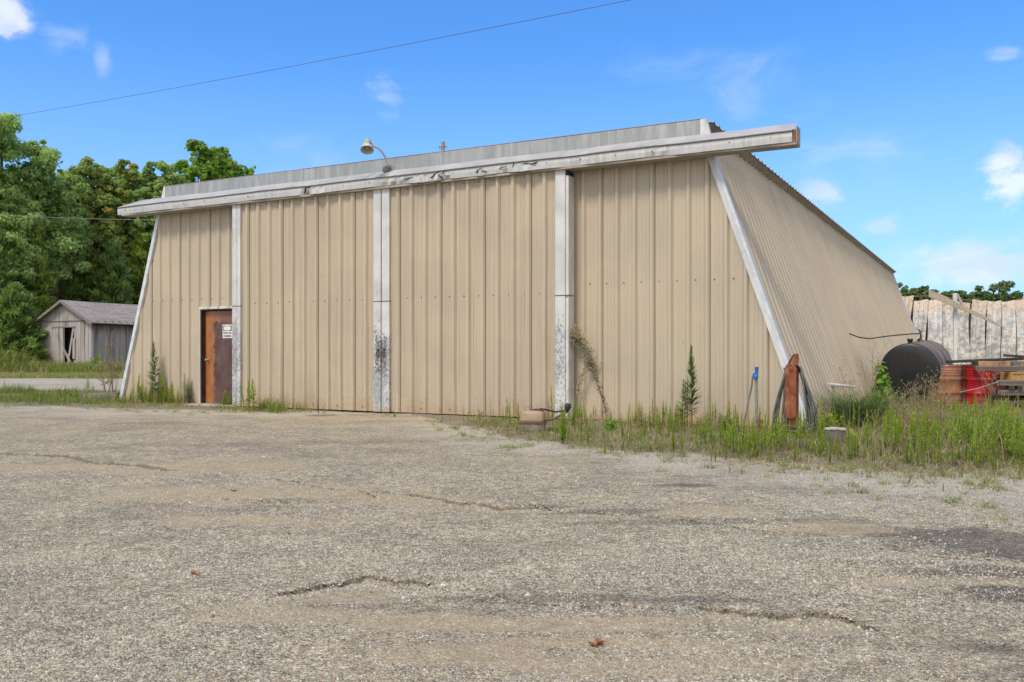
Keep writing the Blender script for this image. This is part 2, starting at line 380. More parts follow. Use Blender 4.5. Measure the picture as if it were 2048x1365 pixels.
def ell(X, Y, px, py, rx, ry):          # soft ellipse on the ground: photo position, half sizes in metres
    gx, gy = GP(px, py); n = (fbm(X * 2.3 + px, Y * 2.3, 4) - .5) * 1.5
    return 1 - sst(np.sqrt(((X - gx) / rx) ** 2 + ((Y - gy) / ry) ** 2) + n, .45, 1.15)

def build_ground():
    az0 = np.radians(np.linspace(-33, 33, 820)); rest = np.radians(np.linspace(33, 327, 70))[1:-1]
    az = np.concatenate([az0, rest]); na = len(az)
    yo = np.linspace(395, 48, 430); r1 = 895 * CAMH / yo                # rings evenly spread in view
    r2 = np.geomspace(r1[-1] * 1.012, 2500, 130); rr = np.concatenate([[.05, .6, 1.4, 2.0, 2.35], r1, r2]); nr = len(rr)
    A, RR = np.meshgrid(az, rr); ca = np.cos(A); RA = RR / np.where((np.abs(A) < R(33.5)) & (RR > 2.3), ca, np.cos(R(33)))
    X = RA * np.sin(A); Y = RA * ca
    Z = (fbm(X * .6, Y * .6, 3) - .5) * .05 * np.clip(RR / 4, 0, 1) * np.clip((40 - RR) / 30, 0, 1) 
    Z += (fbm(X * 7 + 9, Y * 7, 3) - .5) * .012 * (RR < 16)
    groove = np.zeros(X.shape); ledge = np.zeros(X.shape)
    for i, pl in enumerate(CR):
        mx, my = pl.mean(0); m = np.hypot(X - mx, Y - my) < 5
        d, s, al = crack_dist(X[m], Y[m], pl)
        end = sst(al, 0, .10) * (1 - sst(al, .90, 1)); amp = CP[i][0]
        wob = .45 + .55 * vnoise(X[m] * 9, Y[m] * 9)
        low = np.where(s > 0, np.exp(-d / .38), 0) * end
        zz = -amp * low * sst(d, 0, .012)
        gw = CP[i][1] * (.4 + wob)
        gr = (1 - sst(d, gw * .5, gw * 1.6)) * (end > .02) * np.clip(end * 3, 0, 1)
        Z[m] += zz - .015 * gr
        groove[m] = np.maximum(groove[m], gr * (.55 + .45 * wob)); ledge[m] = np.maximum(ledge[m], low * min(1, CP[i][0] / .02))
    sd = veg_sd(X, Y)
    veg = sst(sd, -.15, .6); Z += .02 * veg * (RR < 60) * fbm(X * 3, Y * 3, 3)
    st = fbm(X * .35 + 20, Y * 1.1 + 7, 5); n3 = fbm(X * 1.7, Y * 3.3 + 4, 5)
    dirt = sst(st + (n3 - .5) * .55, .60, .80) * .4
    for e in [(250, 935, 1.6, .5), (420, 935, .9, .4), (550, 985, 1.2, .45), (300, 985, 1.0, .4), (850, 1000, .6, .25), (950, 1012, .45, .16), (1430, 1024, .4, .2), (620, 1190, .42, .14), (560, 1230, .5, .2), (870, 1245, .5, .14), (900, 1310, .42, .16), (1180, 1250, .5, .12),
              (1300, 1240, .5, .1), (1330, 1330, .7, .14), (760, 1240, .4, .1), (1200, 1285, .6, .1), (1600, 1250, .4, .1), (1850, 1165, .6, .12), (1650, 1060, .5, .2), (470, 1040, .8, .25), (640, 835, 1.6, .5), (720, 838, 1.5, .4), (880, 846, 1.6, .4)]:
        dirt = np.maximum(dirt, ell(X, Y, *e))
    for lg in (ledge,): dirt = np.maximum(dirt, sst(lg + (n3 - .5) * .7, .35, .75) * .85)
    dark = np.zeros(X.shape)
    for e in [(1370, 974, .42, .16, .9), (1800, 1065, .9, .22, .9), (2000, 1080, .8, .3, .8), (1960, 1150, .55, .2, 1.0), (2040, 1190, .5, .25, 1.0), (2000, 1290, .22, .12, .9), (1820, 1130, .5, .07, .55), (2050, 1110, .6, .2, .9), (1950, 1250, .5, .1, .35), (1640, 1045, .7, .12, .35), (1050, 1010, .35, .1, .7), (1150, 1020, .9, .12, .55), (1350, 1042, .9, .12, .5), (1100, 1195, .7, .10, .6), (1300, 1200, .8, .08, .6), (560, 1000, .6, .12, .5), (1000, 1215, 1.0, .16, .35), (1280, 1180, 1.2, .28, .22), (1860, 1340, .5, .1, .4), (650, 832, .5, .3, .9), (720, 832, .35, .2, .6)]:
        dark = np.maximum(dark, ell(X, Y, *e[:4]) * e[4])
    dark = np.maximum(dark, sst(fbm(X * .5 + 70, Y * .9 + 3, 4) + sst(-X, 0, 3.4) * sst(-Y, -7.2, -4.2) * .22, .50, .78) * .38)
    dark *= 1 - .7 * dirt
    pale = sst(sd, -3.6, -.4) * (1 - veg) * sst(fbm(X * 1.2, Y * 1.6 + 50, 4), .3, .6)
    pale = np.maximum(pale, ((Y > 26) & (Y < 39.5) & (X < -7.5)) * (1 - veg) * .9)
    V = np.stack([X, Y, Z], -1).reshape(-1, 3)
    i = np.arange(nr - 1)[:, None] * na; j = np.arange(na)[None, :]; j2 = (j + 1) % na
    F = np.stack([i + j, i + j2, i + na + j2, i + na + j], -1).reshape(-1, 4)[:, ::-1]
    def fn(g, p):
        v = g.obj(); gn = lambda n: g.attr(n).outputs['Fac']
        gv, gd, gk, gg, gp = gn('veg'), gn('dirt'), gn('dark'), gn('groove'), gn('pale')
        wv = g.vmath('ADD', v, g.scalev(g.noise(v, 25, 2, .5, out=1), (.02, .02, .02)))
        c1 = g.voro(wv, 122, out='Color'); d1 = g.voro(wv, 122); c2 = g.voro(wv, 58, out='Color'); d2 = g.voro(wv, 58)
        r1, q1, _ = g.sep(c1); r2, q2, _ = g.sep(c2)
        stone = g.mix(g.ramp(r1, 0, 1, smooth=False), (.095, .086, .064), (.56, .525, .425))
        stone = g.mix(g.ramp(q1, .78, .9), stone, (.44, .34, .235))
        stone = g.mix(g.ramp(r1, .95, .98), stone, (.62, .60, .53))
        st2 = g.mix(r2, (.13, .12, .095), (.62, .58, .48)); st2 = g.mix(g.ramp(q2, .8, .9), st2, (.44, .33, .22))
        big = g.math('MULTIPLY', g.ramp(g.math('SUBTRACT', q2, 0.0), .62, .70), g.ramp(d2, .52, .40))
        c = g.mix(g.math('MULTIPLY', big, .75), stone, st2)
        c = g.mix(g.math('MULTIPLY', g.ramp(d1, .42, .75), .55), c, (.125, .105, .075))
        gr = g.voro(v, 24, out='Color'); gr1, gr2, _ = g.sep(gr); c = g.mix(1.0, c, g.mix(gr1, (.82, .815, .81), (1.19, 1.185, 1.17)), 'MULTIPLY')
        gr = g.noise(v, 42, 3, .8); c = g.mix(1.0, c, g.mix(g.ramp(gr, .35, .65), (.66, .655, .65), (1.34, 1.33, 1.32)), 'MULTIPLY')          # gaps between the chips
        med = g.noise(v, 1.6, 6, .6); c = g.mix(1.0, c, g.mix(g.ramp(med, .3, .7), (.98, .98, .965), (1.32, 1.29, 1.20)), 'MULTIPLY')
        mid = g.noise(v, 9, 5, .65); c = g.mix(1.0, c, g.mix(g.ramp(mid, .3, .7), (.86, .855, .85), (1.24, 1.22, 1.18)), 'MULTIPLY')
        c = g.mix(g.math('MULTIPLY', gp, .68), c, g.mix(r1, (.28, .25, .20), (.74, .69, .57)))
        fine = g.noise(v, 120, 3, .7); soil = g.mix(g.ramp(fine, .3, .7), (.27, .20, .12), (.46, .37, .235))
        md = g.ramp(g.math('ADD', g.math('ADD', gd, g.math('MULTIPLY', g.math('SUBTRACT', d1, .38), .9)), g.math('MULTIPLY', g.math('SUBTRACT', g.noise(v, 22, 6, .75), .5), 2.4)), .25, .95)
        c = g.mix(g.math('MULTIPLY', md, .66), c, soil)
        mk = g.math('ADD', gk, g.math('MULTIPLY', g.math('SUBTRACT', g.noise(v, 14, 5, .7), .5), g.math('MULTIPLY', gk, 1.1)))
        c = g.mix(g.math('MULTIPLY', g.ramp(mk, 0.05, .95, smooth=False), .72), c, g.mix(r1, (.045, .038, .030), (.105, .09, .075)))
        # overgrown soil
        vn = g.noise(v, 3.5, 6, .65); lit = g.noise(v, 70, 4, .7)
        so = g.mix(g.ramp(lit, .35, .65), (.095, .07, .045), (.29, .22, .14)); so = g.mix(g.math('MULTIPLY', g.ramp(vn, .42, .6), .5), so, (.13, .14, .05))
        so = g.mix(g.math('MULTIPLY', g.ramp(g.math('ADD', r1, g.math('MULTIPLY', vn, .8)), 1.02, 1.15), .8), so, (.42, .39, .34))
        mv = g.ramp(g.math('ADD', gv, g.math('MULTIPLY', g.math('SUBTRACT', g.noise(v, 12, 5, .7), .5), .9)), .3, .7)
        c = g.mix(mv, c, so)
        c = g.mix(g.math('MULTIPLY', gg, .75), c, (.07, .058, .045))
        g.l.new(c, p.inputs['Base Color']); p.inputs['Roughness'].default_value = .93; p.inputs['Specular IOR Level'].default_value = .2
        hgt = g.math('ADD', g.math('MULTIPLY', g.ramp(d1, .7, .1), .7), g.math('MULTIPLY', big, g.ramp(d2, .6, .1)))
        hgt = g.math('MULTIPLY', hgt, g.math('SUBTRACT', 1.0, g.math('MULTIPLY', md, .7)))
        b1 = g.bump(hgt, .9, .007); b2 = g.bump(g.noise(v, 12, 5, .6), .5, .02, b1); g.l.new(b2, p.inputs['Normal'])
    o = mesh_np('ground', V, F, mat('gravelled_ground', (.3, .3, .3), .9, 0, fn), smooth=True,
                attrs=dict(veg=veg.ravel(), dirt=dirt.ravel(), dark=dark.ravel(), groove=groove.ravel(), pale=pale.ravel()))
    tag(o, kind='structure'); return o
build_ground()
def gz(X, Y): 
    X = np.asarray(X, float); Y = np.asarray(Y, float)
    RR = np.where(np.abs(np.arctan2(X, Y)) < R(33.5), Y, np.hypot(X, Y) * np.cos(R(33)))
    return (fbm(X * .6, Y * .6, 3) - .5) * .05 * np.clip(RR / 4, 0, 1) * np.clip((40 - RR) / 30, 0, 1)

def build_gravel():                      # loose chips lying on the lot: nobody could count them
    r = np.random.default_rng(3)
    def batch(n, y0, y1, s0, s1):
        Y = y0 * (y1 / y0) ** r.random(n); X = (r.random(n) * 2 - 1) * .60 * Y; s = s0 + (s1 - s0) * r.random(n) ** 2.5
        k = (veg_sd(X, Y) < .2); cl = fbm(X * 1.3 + 5, Y * 2.2, 4); k &= r.random(n) < sst(cl, .30, .62); return X[k], Y[k], s[k]
    B = [batch(52000, 2.75, 5.2, .0035, .0095), batch(34000, 4.5, 9, .006, .012), batch(1500, 2.8, 9, .010, .018), batch(60, 2.8, 12, .018, .028)]
    # rubble along the broken edges
    for i, pl in enumerate(CR):
        n = CP[i][2]; t = r.random(n) * (len(pl) - 1.001); a = t.astype(int); f = (t - a)[:, None]
        q = pl[a] * (1 - f) + pl[a + 1] * f; dd = np.abs(r.normal(0, .11, n)) + .02
        B.append((q[:, 0] + r.normal(0, .03, n), q[:, 1] - dd, (.004 + .009 * r.random(n) ** 2)))
    X = np.concatenate([b[0] for b in B]); Y = np.concatenate([b[1] for b in B]); S = np.concatenate([b[2] for b in B]); n = len(X)
    oc = np.array([(1, 0, 0), (.3, .95, 0), (-.8, .55, 0), (-.75, -.6, 0), (.35, -.9, 0), (.1, .05, 1), (-.3, .2, .85)], float)
    fc = np.array([(0, 1, 5), (1, 6, 5), (1, 2, 6), (2, 3, 6), (3, 5, 6), (3, 4, 5), (4, 0, 5)])
    th = r.random(n) * 6.283; c, s_ = np.cos(th), np.sin(th)
    P = oc[None] * (1 + r.normal(0, .18, (n, 7, 3))); P[:, :, 2] *= (.35 + .5 * r.random(n))[:, None]; P[:, :, 1] *= (.55 + .45 * r.random(n))[:, None]
    P[:, :5, 2] -= .25
    Q = np.stack([P[:, :, 0] * c[:, None] - P[:, :, 1] * s_[:, None], P[:, :, 0] * s_[:, None] + P[:, :, 1] * c[:, None], P[:, :, 2]], -1) * S[:, None, None]
    z = gz(X, Y) + (fbm(X * 7 + 9, Y * 7, 3) - .5) * .012
    for i, pl in enumerate(CR):
        mx, my = pl.mean(0); m = np.hypot(X - mx, Y - my) < 4
        d, sd, al = crack_dist(X[m], Y[m], pl); end = sst(al, 0, .10) * (1 - sst(al, .90, 1))
        z[m] -= CP[i][0] * np.where(sd > 0, np.exp(-d / .38), 0) * end * sst(d, 0, .012)
    Q[:, :, 0] += X[:, None]; Q[:, :, 1] += Y[:, None]; Q[:, :, 2] += z[:, None]
    F = (fc[None] + np.arange(n)[:, None, None] * 7).reshape(-1, 3)
    t = np.repeat(r.random(n), 7); t2 = np.repeat(r.random(n), 7)
    def fn(g, p):
        a = g.attr('tint').outputs['Fac']; b = g.attr('hue').outputs['Fac']
        c = g.mix(a, (.13, .12, .095), (.52, .49, .41)); c = g.mix(g.ramp(b, .80, .86), c, (.40, .34, .235)); c = g.mix(g.ramp(b, .985, .99), c, (.42, .20, .10)); c = g.mix(g.ramp(a, .975, .985), c, (.58, .56, .50))
        g.l.new(c, p.inputs['Base Color'])
    tag(mesh_np('gravel', Q.reshape(-1, 3), F, mat('gravel_chip', (.3, .3, .3), .85, 0, fn), attrs=dict(tint=t, hue=t2)),
        'loose grey and tan gravel chips strewn over the worn asphalt lot', 'gravel', kind='stuff')
build_gravel()

# ------------------------------------------------------------------ the metal building
TH = R(28.3); cT, sT = math.cos(TH), math.sin(TH)
OX, OY = -5.726, 18.67
B = empty('metal_warehouse', (OX, OY, 0), -TH)
tag(B, 'tan ribbed metal building with slanted side walls and two big sliding doors', 'warehouse')
def BW(u, v, z=0): return Vector((OX + u * cT + v * sT, OY - u * sT + v * cT, z))
UL0, UL1, UR0, UR1 = -3.90, -2.59, 11.44, 9.95       # base and 4.3 m high corners of the slanted front
ZT = 4.755; WV = .25; VB = 30.5
def ul(z): return UL0 + (UL1 - UL0) * z / 4.3
def ur(z): return UR0 + (UR1 - UR0) * z / 4.3
MINOR = []
def rib_profile(u0, u1, first, pitch=.3048, h=.042, minor=True, lines=(.13, .185)):
    """(u, outward offset, tag) breakpoints of a ribbed sheet"""
    P = [(u0, 0)]
    k = math.floor((u0 - first) / pitch) - 1
    while first + k * pitch < u1 + pitch:
        c = first + k * pitch
        for du, hh in ((-.052, 0), (-.026, h), (.020, h), (.054, 0)): P.append((c + du, hh))
        if minor:
            for m in lines:
                MINOR.append(c + m)
                for du, hh in ((-.009, 0), (-.0028, .0035), (.0028, .0035), (.009, 0)): P.append((c + m + du, hh))
        k += 1
    P = [q for q in P if u0 < q[0] < u1]
    return [(u0, 0)] + P + [(u1, 0)]
def wall(name, prof, zb, zt, mapf, mats, parent, nz=10, wob=.004, laps=None, seed=0, grime=None):
    V = []; F = []; MI = []; n = len(prof)
    for (u, h) in prof:
        a, b = zb(u), zt(u)
        for k in range(nz + 1):
            z = a + (b - a) * k / nz
            w = wob * math.sin(u * 2.1 + seed + 1.3 * math.sin(z * 1.7 + seed)) * math.sin(z * 2.3 + u * .7 + seed)
            V.append(mapf(u, z, h + w))
    for i in range(n - 1):
        for k in range(nz):
            F.append((i * (nz + 1) + k, (i + 1) * (nz + 1) + k, (i + 1) * (nz + 1) + k + 1, i * (nz + 1) + k + 1))
            um = (prof[i][0] + prof[i + 1][0]) / 2
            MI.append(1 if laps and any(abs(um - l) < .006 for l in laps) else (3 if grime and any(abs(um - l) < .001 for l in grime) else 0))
    return V, F, MI
def with_breaks(prof, br):
    out = list(prof); hs = sorted(prof)
    for b in br:
        h = float(np.interp(b, [p[0] for p in hs], [p[1] for p in hs])); out.append((b, h))
    return sorted(out)
def screws(V, F, MI, pts, mapf, r=.015, mi=2):
    for (u, z) in pts:
        b = len(V)
        for k in range(6): V.append(mapf(u + r * math.cos(k * 1.047), z + r * math.sin(k * 1.047), .0015))
        for k in range(6): V.append(mapf(u + r * .6 * math.cos(k * 1.047), z + r * .6 * math.sin(k * 1.047), .009))
        for k in range(6): F.append((b + k, b + (k + 1) % 6, b + 6 + (k + 1) % 6, b + 6 + k)); MI.append(mi)
        F.append(tuple(b + 6 + k for k in range(6))); MI.append(mi)
rs = random.Random(4)
def front_map(v0): return lambda u, z, h: (u, v0 - h, z)

# left fixed wall (round the entry door) and right fixed wall
fm = front_map(WV)
LAPS_F = [8.06 + .9144 * k + .048 for k in range(-14, 5)]
def lap_breaks(prof, laps): return with_breaks(prof, [x for l in laps for x in (l - .004, l + .004) if prof[0][0] < l < prof[-1][0]])
def ztl(u): return min(4.45, max(0.02, (u - UL0) / (UL1 - UL0) * 4.3))
DU0, DU1 = -1.36, -.08; DZ = 2.09
pr = rib_profile(UL0 + .01, .02, 8.06 - .3048 * 37)
pr = with_breaks(pr, [DU0 - .001, DU0, ul(4.45)]); pr = lap_breaks(pr, LAPS_F)
V, F, MI = wall('front_wall', pr, lambda u: 0.0 if u < DU0 - .0005 else DZ, ztl, fm, None, B, 10, .003, LAPS_F, 1)
screws(V, F, MI, [(8.06 - .3048 * k + .08, 2.31) for k in range(27, 39) if ul(2.31) < 8.06 - .3048 * k + .08 < 0], fm)
mesh_np('front_wall', V, F, [M_front, M_seamshade, M_screw], B, MI)
def ztr(u): return min(4.45, max(0.02, (UR0 - u) / (UR0 - UR1) * 4.3))
pr = rib_profile(7.30, UR0 - .01, 8.06); pr = with_breaks(pr, [ur(4.45)]); pr = lap_breaks(pr, LAPS_F)
V, F, MI = wall('front_wall', pr, lambda u: 0.0, ztr, fm, None, B, 12, .004, LAPS_F, 2)
screws(V, F, MI, [(8.06 + .3048 * k - .19, 2.31) for k in range(0, 12) if 8.06 + .3048 * k - .19 < ur(2.31) - .05], fm)
screws(V, F, MI, [(8.06 + .3048 * k - .1 + rs.uniform(-.1, .1), rs.uniform(.3, 4)) for k in range(0, 7)], fm, .008)
mesh_np('front_wall', V, F, [M_front, M_seamshade, M_screw], B, MI)

# sliding doors
def leaf(u0, u1, first, seed, posts):
    d = empty('sliding_door'); d.parent = B
    f0 = front_map(.0); MINOR.clear(); pr = rib_profile(u0, u1, first, h=.050, lines=(.095, .132, .17, .208)); gl = [m_ for m_ in MINOR if rs.random() < .75]; laps = [first + .9144 * k + .048 for k in range(0, 5)]
    pr = lap_breaks(pr, laps)
    zb = lambda u: .035
    V, F, MI = wall('panel', pr, zb, lambda u: 4.34, f0, None, d, 14, .005, laps, seed, gl)
    # crumpled bottom edge
    V = [(x, y + .012 * math.sin(x * 9 + seed) * max(0, 1 - z / .5) ** 2 + (.016 * math.exp(-((x - (1.97 if seed == 3 else 5.3)) / .06) ** 2) * max(0, 1 - z / .7)), z) for x, y, z in V]
    for zz in (.12, 2.16, 4.18): screws(V, F, MI, [(first + .3048 * k - .10, zz) for k in range(0, 12) if u0 + .1 < first + .3048 * k - .10 < u1 - .1], f0)
    screws(V, F, MI, [(rs.uniform(u0 + .1, u1 - .1), rs.uniform(.2, 3.2)) for k in range(16)], f0, .006)
    mesh_np('door_panel', V, F, [M_door, M_seamshade, M_screw, M_grime], d, MI)
    MB().box(u0, u1, .035, .07, .04, 4.3).build('door_back', M_dark, d)
    for (a, b, m) in posts:
        q = MB(); q.box(a, b, -.055, .0, .03, 2.105); q.box(a + .002, b - .002, -.053, .0, 2.118, 4.30)
        q.build('edge_trim', m, d, .004)
        q2 = MB(); q2.box(a - .004, b + .004, -.058, -.001, 2.1055, 2.1175); q2.build('trim_joint', M_brown, d)
    return d
d1 = leaf(.12, 3.56, .30, 3, [(-.10, .03, M_peell), (.034, .13, M_peel), (3.55, 3.722, M_peelb)])
d2 = leaf(3.91, 7.39, 4.10, 5, [(3.742, 3.92, M_peelb)])
q = MB(); q.box(7.36, 7.545, -.055, .0, .03, 2.105, 0); q.box(7.362, 7.543, -.053, 0, 2.118, 4.24, 0)
q.box(7.546, 7.60, -.035, .20, .03, 2.105, 1); q.box(7.546, 7.60, -.033, .20, 2.118, 4.13, 1); q.box(7.552, 7.585, -.02, .20, 4.13, 4.2, 2)
q.build('edge_trim', [M_peel, M_white, M_dark], d2, .004)
MB().box(7.352, 7.605, -.058, .1, 2.1055, 2.1175).build('trim_joint', M_brown, d2)
MB().box(3.724, 3.740, -.02, .02, .05, 4.3).build('door_gap_strip', M_seamshade, d1)
for dd, hu in ((d1, 3.665), (d2, 3.81)):
    q = MB(); q.tube([(hu + .008, -.056, 1.19), (hu - .012, -.085, 1.17), (hu - .018, -.09, 1.13), (hu - .012, -.085, 1.09), (hu + .006, -.056, 1.07)], .008, 6); q.box(hu - .02, hu + .03, -.060, -.054, 1.18, 1.215)
    q.build('handle', M_black, dd)
    MB().box(hu - .005, hu + .028, -.0595, -.054, 1.06, 1.16).build('handle_plate', M_brown, dd)
# dark bottom gap / sill under the doors
MB().box(-.1, 7.5, .02, .3, .0, .034).build('door_threshold', M_dark, B)

# entry door
e = empty('entry_door'); e.parent = B
MB().box(-1.27, -.10, .33, .37, .045, 2.045).build('door_leaf', M_entry, e)
q = MB(); q.box(DU0 - .03, DU0 + .02, .215, .255, 0, 2.135); q.box(DU0 + .02, -.10, .215, .255, 2.085, 2.135); q.build('door_frame', M_white, e, .003)
q = MB(); q.box(DU0 + .0, DU0 + .02, .256, .46, 0, 2.085); q.box(DU0 + .02, -1.27, .372, .46, 0, 2.085); q.box(DU0 + .02, -.1, .256, .46, 2.06, 2.084); q.box(-.1, -.07, .256, .46, 0, 2.09); q.box(-1.285, -1.272, .31, .372, .04, 2.06); q.build('door_jamb', M_jamb, e)
q = MB(); q.lathe([(.032, 0), (.032, .008), (.012, .012), (.012, .04), (.026, .05), (.028, .065), (.018, .075)], 14, M=Matrix.Translation((-1.21, .33, .99)) @ Matrix.Rotation(R(90), 4, 'X')); q.box(-1.235, -1.14, .268, .284, .983, 1.003); q.build('handle', M_steel, e)
MB().box(DU0 - .1, .05, -.12, .33, -.05, .04).build('door_step', M_concrete, e, .01)

# corner trims on the slanted edges
def slant_strip(z0, z1, uf, w, v0, v1, mi=0, q=None):
    q = q or MB(); P = [(uf(z0), z0), (uf(z0) + w, z0), (uf(z1) + w, z1), (uf(z1), z1)]
    return q.prism(P, v0, v1, mi)
slant_strip(0.0, 4.45, lambda z: ul(z) - .05, .095, .19, .26).build('corner_trim', M_trimblue, B)
q = slant_strip(0.0, 4.45, lambda z: ur(z) - .07, .075, .195, .27); slant_strip(0.0, 4.45, lambda z: ur(z) + .006, .05, .20, .31, 1, q); q.build('corner_trim', [M_white, M_trimblue], B)

# long slanted side wall on the right; left one unseen but there; back wall
LEN = math.hypot(UR0 - ur(ZT), ZT); nx, nzv = ZT / LEN, (UR0 - ur(ZT)) / LEN
def side_map(v, z, h): return (ur(z) + h * nx, v, z + h * nzv)
sl = [.36 + .9144 * k for k in range(0, 34)]
pr = rib_profile(.27, VB, .31, h=.026, minor=True); pr = lap_breaks(pr, sl)
V, F, MI = wall('side_wall', pr, lambda v: 0.0, lambda v: ZT - .02, side_map, None, B, 12, .006, sl, 6)
F = [tuple(reversed(f)) for f in F]
screws(V, F, MI, [(rs.uniform(.5, 12), rs.uniform(1.0, 4.2)) for k in range(14)], side_map, .018)
mesh_np('side_wall', V, F, [M_side, M_seamshade, M_screw], B, MI)
def side_map_l(v, z, h): return (ul(z) - h * nx, v, z + h * nzv)
pr = rib_profile(.27, VB, .31, h=.026, minor=False)
V, F, MI = wall('side_wall', pr, lambda v: 0.0, lambda v: ZT - .02, side_map_l, None, B, 3, .004, None, 6)
mesh_np('side_wall', V, F, [M_side, M_seamshade, M_screw], B, MI)
q = MB(); q.add([(ul(0), VB, 0), (ur(0), VB, 0), (ur(ZT - .05), VB, ZT - .05), (ul(ZT - .05), VB, ZT - .05)], [(0, 1, 2, 3)]); q.build('back_wall', M_side, B)
q = slant_strip(0.0, ZT, lambda z: ur(z) - .05, .10, VB + .002, VB + .09); q.build('corner_trim', M_trimblue, B)

# roof: corrugated sheets running across, with scalloped overhang
pr = rib_profile(.25, VB + .15, .37, h=.036, minor=False)
RZ = 4.80; RU0, RU1 = ul(RZ) - .12, 9.97
V = []; F = []
for (v, h) in pr:
    for (u, dz) in ((RU0, 0), (3.7, .0), (RU1, 0)): V.append((u, v, RZ + dz + h))
    for (u, dz) in ((RU0, 0), (3.7, .0), (RU1, 0)): V.append((u, v, RZ + dz + h - .004))
n = len(pr)
for i in range(n - 1):
    a, b = i * 6, (i + 1) * 6
    F += [(a, a + 1, b + 1, b), (a + 1, a + 2, b + 2, b + 1), (a + 3, b + 3, b + 4, a + 4), (a + 4, b + 4, b + 5, a + 5), (a + 2, a + 5, b + 5, b + 2), (a, b, b + 3, a + 3)]
mesh_np('roof', V, F, M_roofedge, B)
q = MB()
P = [(ur(ZT) - .02, ZT - .03), (ur(ZT) + .03, ZT - .03), (RU1 - .03, RZ - .006), (ur(ZT) - .02, RZ - .006)]
q.prism(P, .30, VB + .1); P = [(-x + ur(ZT) + ul(ZT), z) for x, z in P]; q.prism(P, .30, VB + .1); q.build('eave_closure', M_soffit, B)
# parapet band and door-track cover
q = MB(); PL, PR = -2.36, 9.80
joints = [PL, -.6, 1.6, 4.55, 6.5, 8.1, PR]
for i in range(len(joints) - 1):
    a, b = joints[i], joints[i + 1]; o_ = .003 * (i % 2)
    q.box(a, b, .17 - o_, .245, 4.56, 4.845 - .001 * i)
q.build('parapet', M_galv, B, .002)
q = MB(); q.prism([(PR, 4.56), (PR + .17, 4.56), (PR + .10, 4.845), (PR, 4.845)], .165, .246); q.build('parapet_end', M_white, B); q = MB(); q.prism([(PL - .14, 4.55), (PL, 4.55), (PL, 4.846), (PL - .05, 4.846)], .165, .246); q.build('parapet_end', M_white, B)
MB().box(PL - .03, PR + .08, .164, .30, 4.847, 4.855).build('parapet_cap', M_soffit, B)
MB().box(PL, PR, .155, .17, 4.50, 4.578).build('parapet_flashing', M_lip, B)
# cover: sloped top and vertical lip, dented
def dents(u, row):
    d = 0; w = 0
    for (c, a, s) in ((1.95, .075, .10), (2.25, -.05, .25), (4.05, .05, .30), (4.7, -.04, .15), (5.05, -.07, .08), (5.2, .06, .10), (5.95, -.06, .06), (6.4, .055, .10), (6.8, -.05, .20), (9.2, .03, .30), (9.6, -.025, .2)):
        g_ = a * math.exp(-((u - c) / s) ** 2); d += g_; w += g_ * .6
    d += .012 * math.sin(u * 5.1) * math.sin(u * 1.7 + 1)
    k = (0, .25, 1.0, .9, 1.3)[row]
    wig = .5 * d * math.sin(u * 31 + row * 2) * (abs(d) > .02)
    return k * d + wig * k * .5, k * w * (1, -.6, .8, -.5, .9)[row]
def cover(u0, u1, off, cutR=0.0):
    n = max(2, int((u1 - u0) / .03)); prof = [(.165, 4.60), (.01, 4.52), (-.150, 4.428), (-.150, 4.418), (-.128, 4.412), (-.134, 4.345), (-.128, 4.262), (-.09, 4.262)]
    V = []; F = []; m = len(prof)
    for i in range(n + 1):
        for r, (v, z) in enumerate(prof):
            u = u0 + (u1 - u0) * i / n
            if cutR: u = u0 + (u1 - cutR * (z < 4.5) * (1 if r > 1 else 0) - u0) * i / n
            dv, dz = dents(u, (0, 1, 2, 2, 2, 3, 4, 4)[r])
            V.append((u, v - off + dv, z + (off if r < 3 else 0) + dz * .5 + .004 * math.sin(u * 2.3)))
    for i in range(n):
        for r in range(m - 1): F.append((i * m + r, (i + 1) * m + r, (i + 1) * m + r + 1, i * m + r + 1))
    return V, [tuple(reversed(f)) for f in F]
cv = [-3.52, -.03, 3.40, 3.70, 7.45, 7.98, 11.30]
tc = empty('door_track_cover'); tc.parent = B
for i in range(6):
    a, b = cv[i], cv[i + 1]; V, F = cover(a, b + (.03 if i < 5 else 0), .004 * (i % 2), .03 if i == 5 else 0)
    mi = []; m = 8
    for f in F:
        r = min(x % m for x in f); mi.append(0 if r < 2 else (2 if r < 4 else 1))  # crease between slope and lip: shadow line painted as a dark strip
    if i == 0: V = [(x + (.42 if (k_ % 8) == 0 else .22 if (k_ % 8) == 1 else 0) * max(0, 1 - (x + 3.52) / .9) - (.05 if (k_ % 8) > 1 and x < -3.5 else 0), y, z) for k_, (x, y, z) in enumerate(V)]
    o = mesh_np('cover_sheet', V, F, [M_slope, M_lip, M_seamshade], tc, mi)
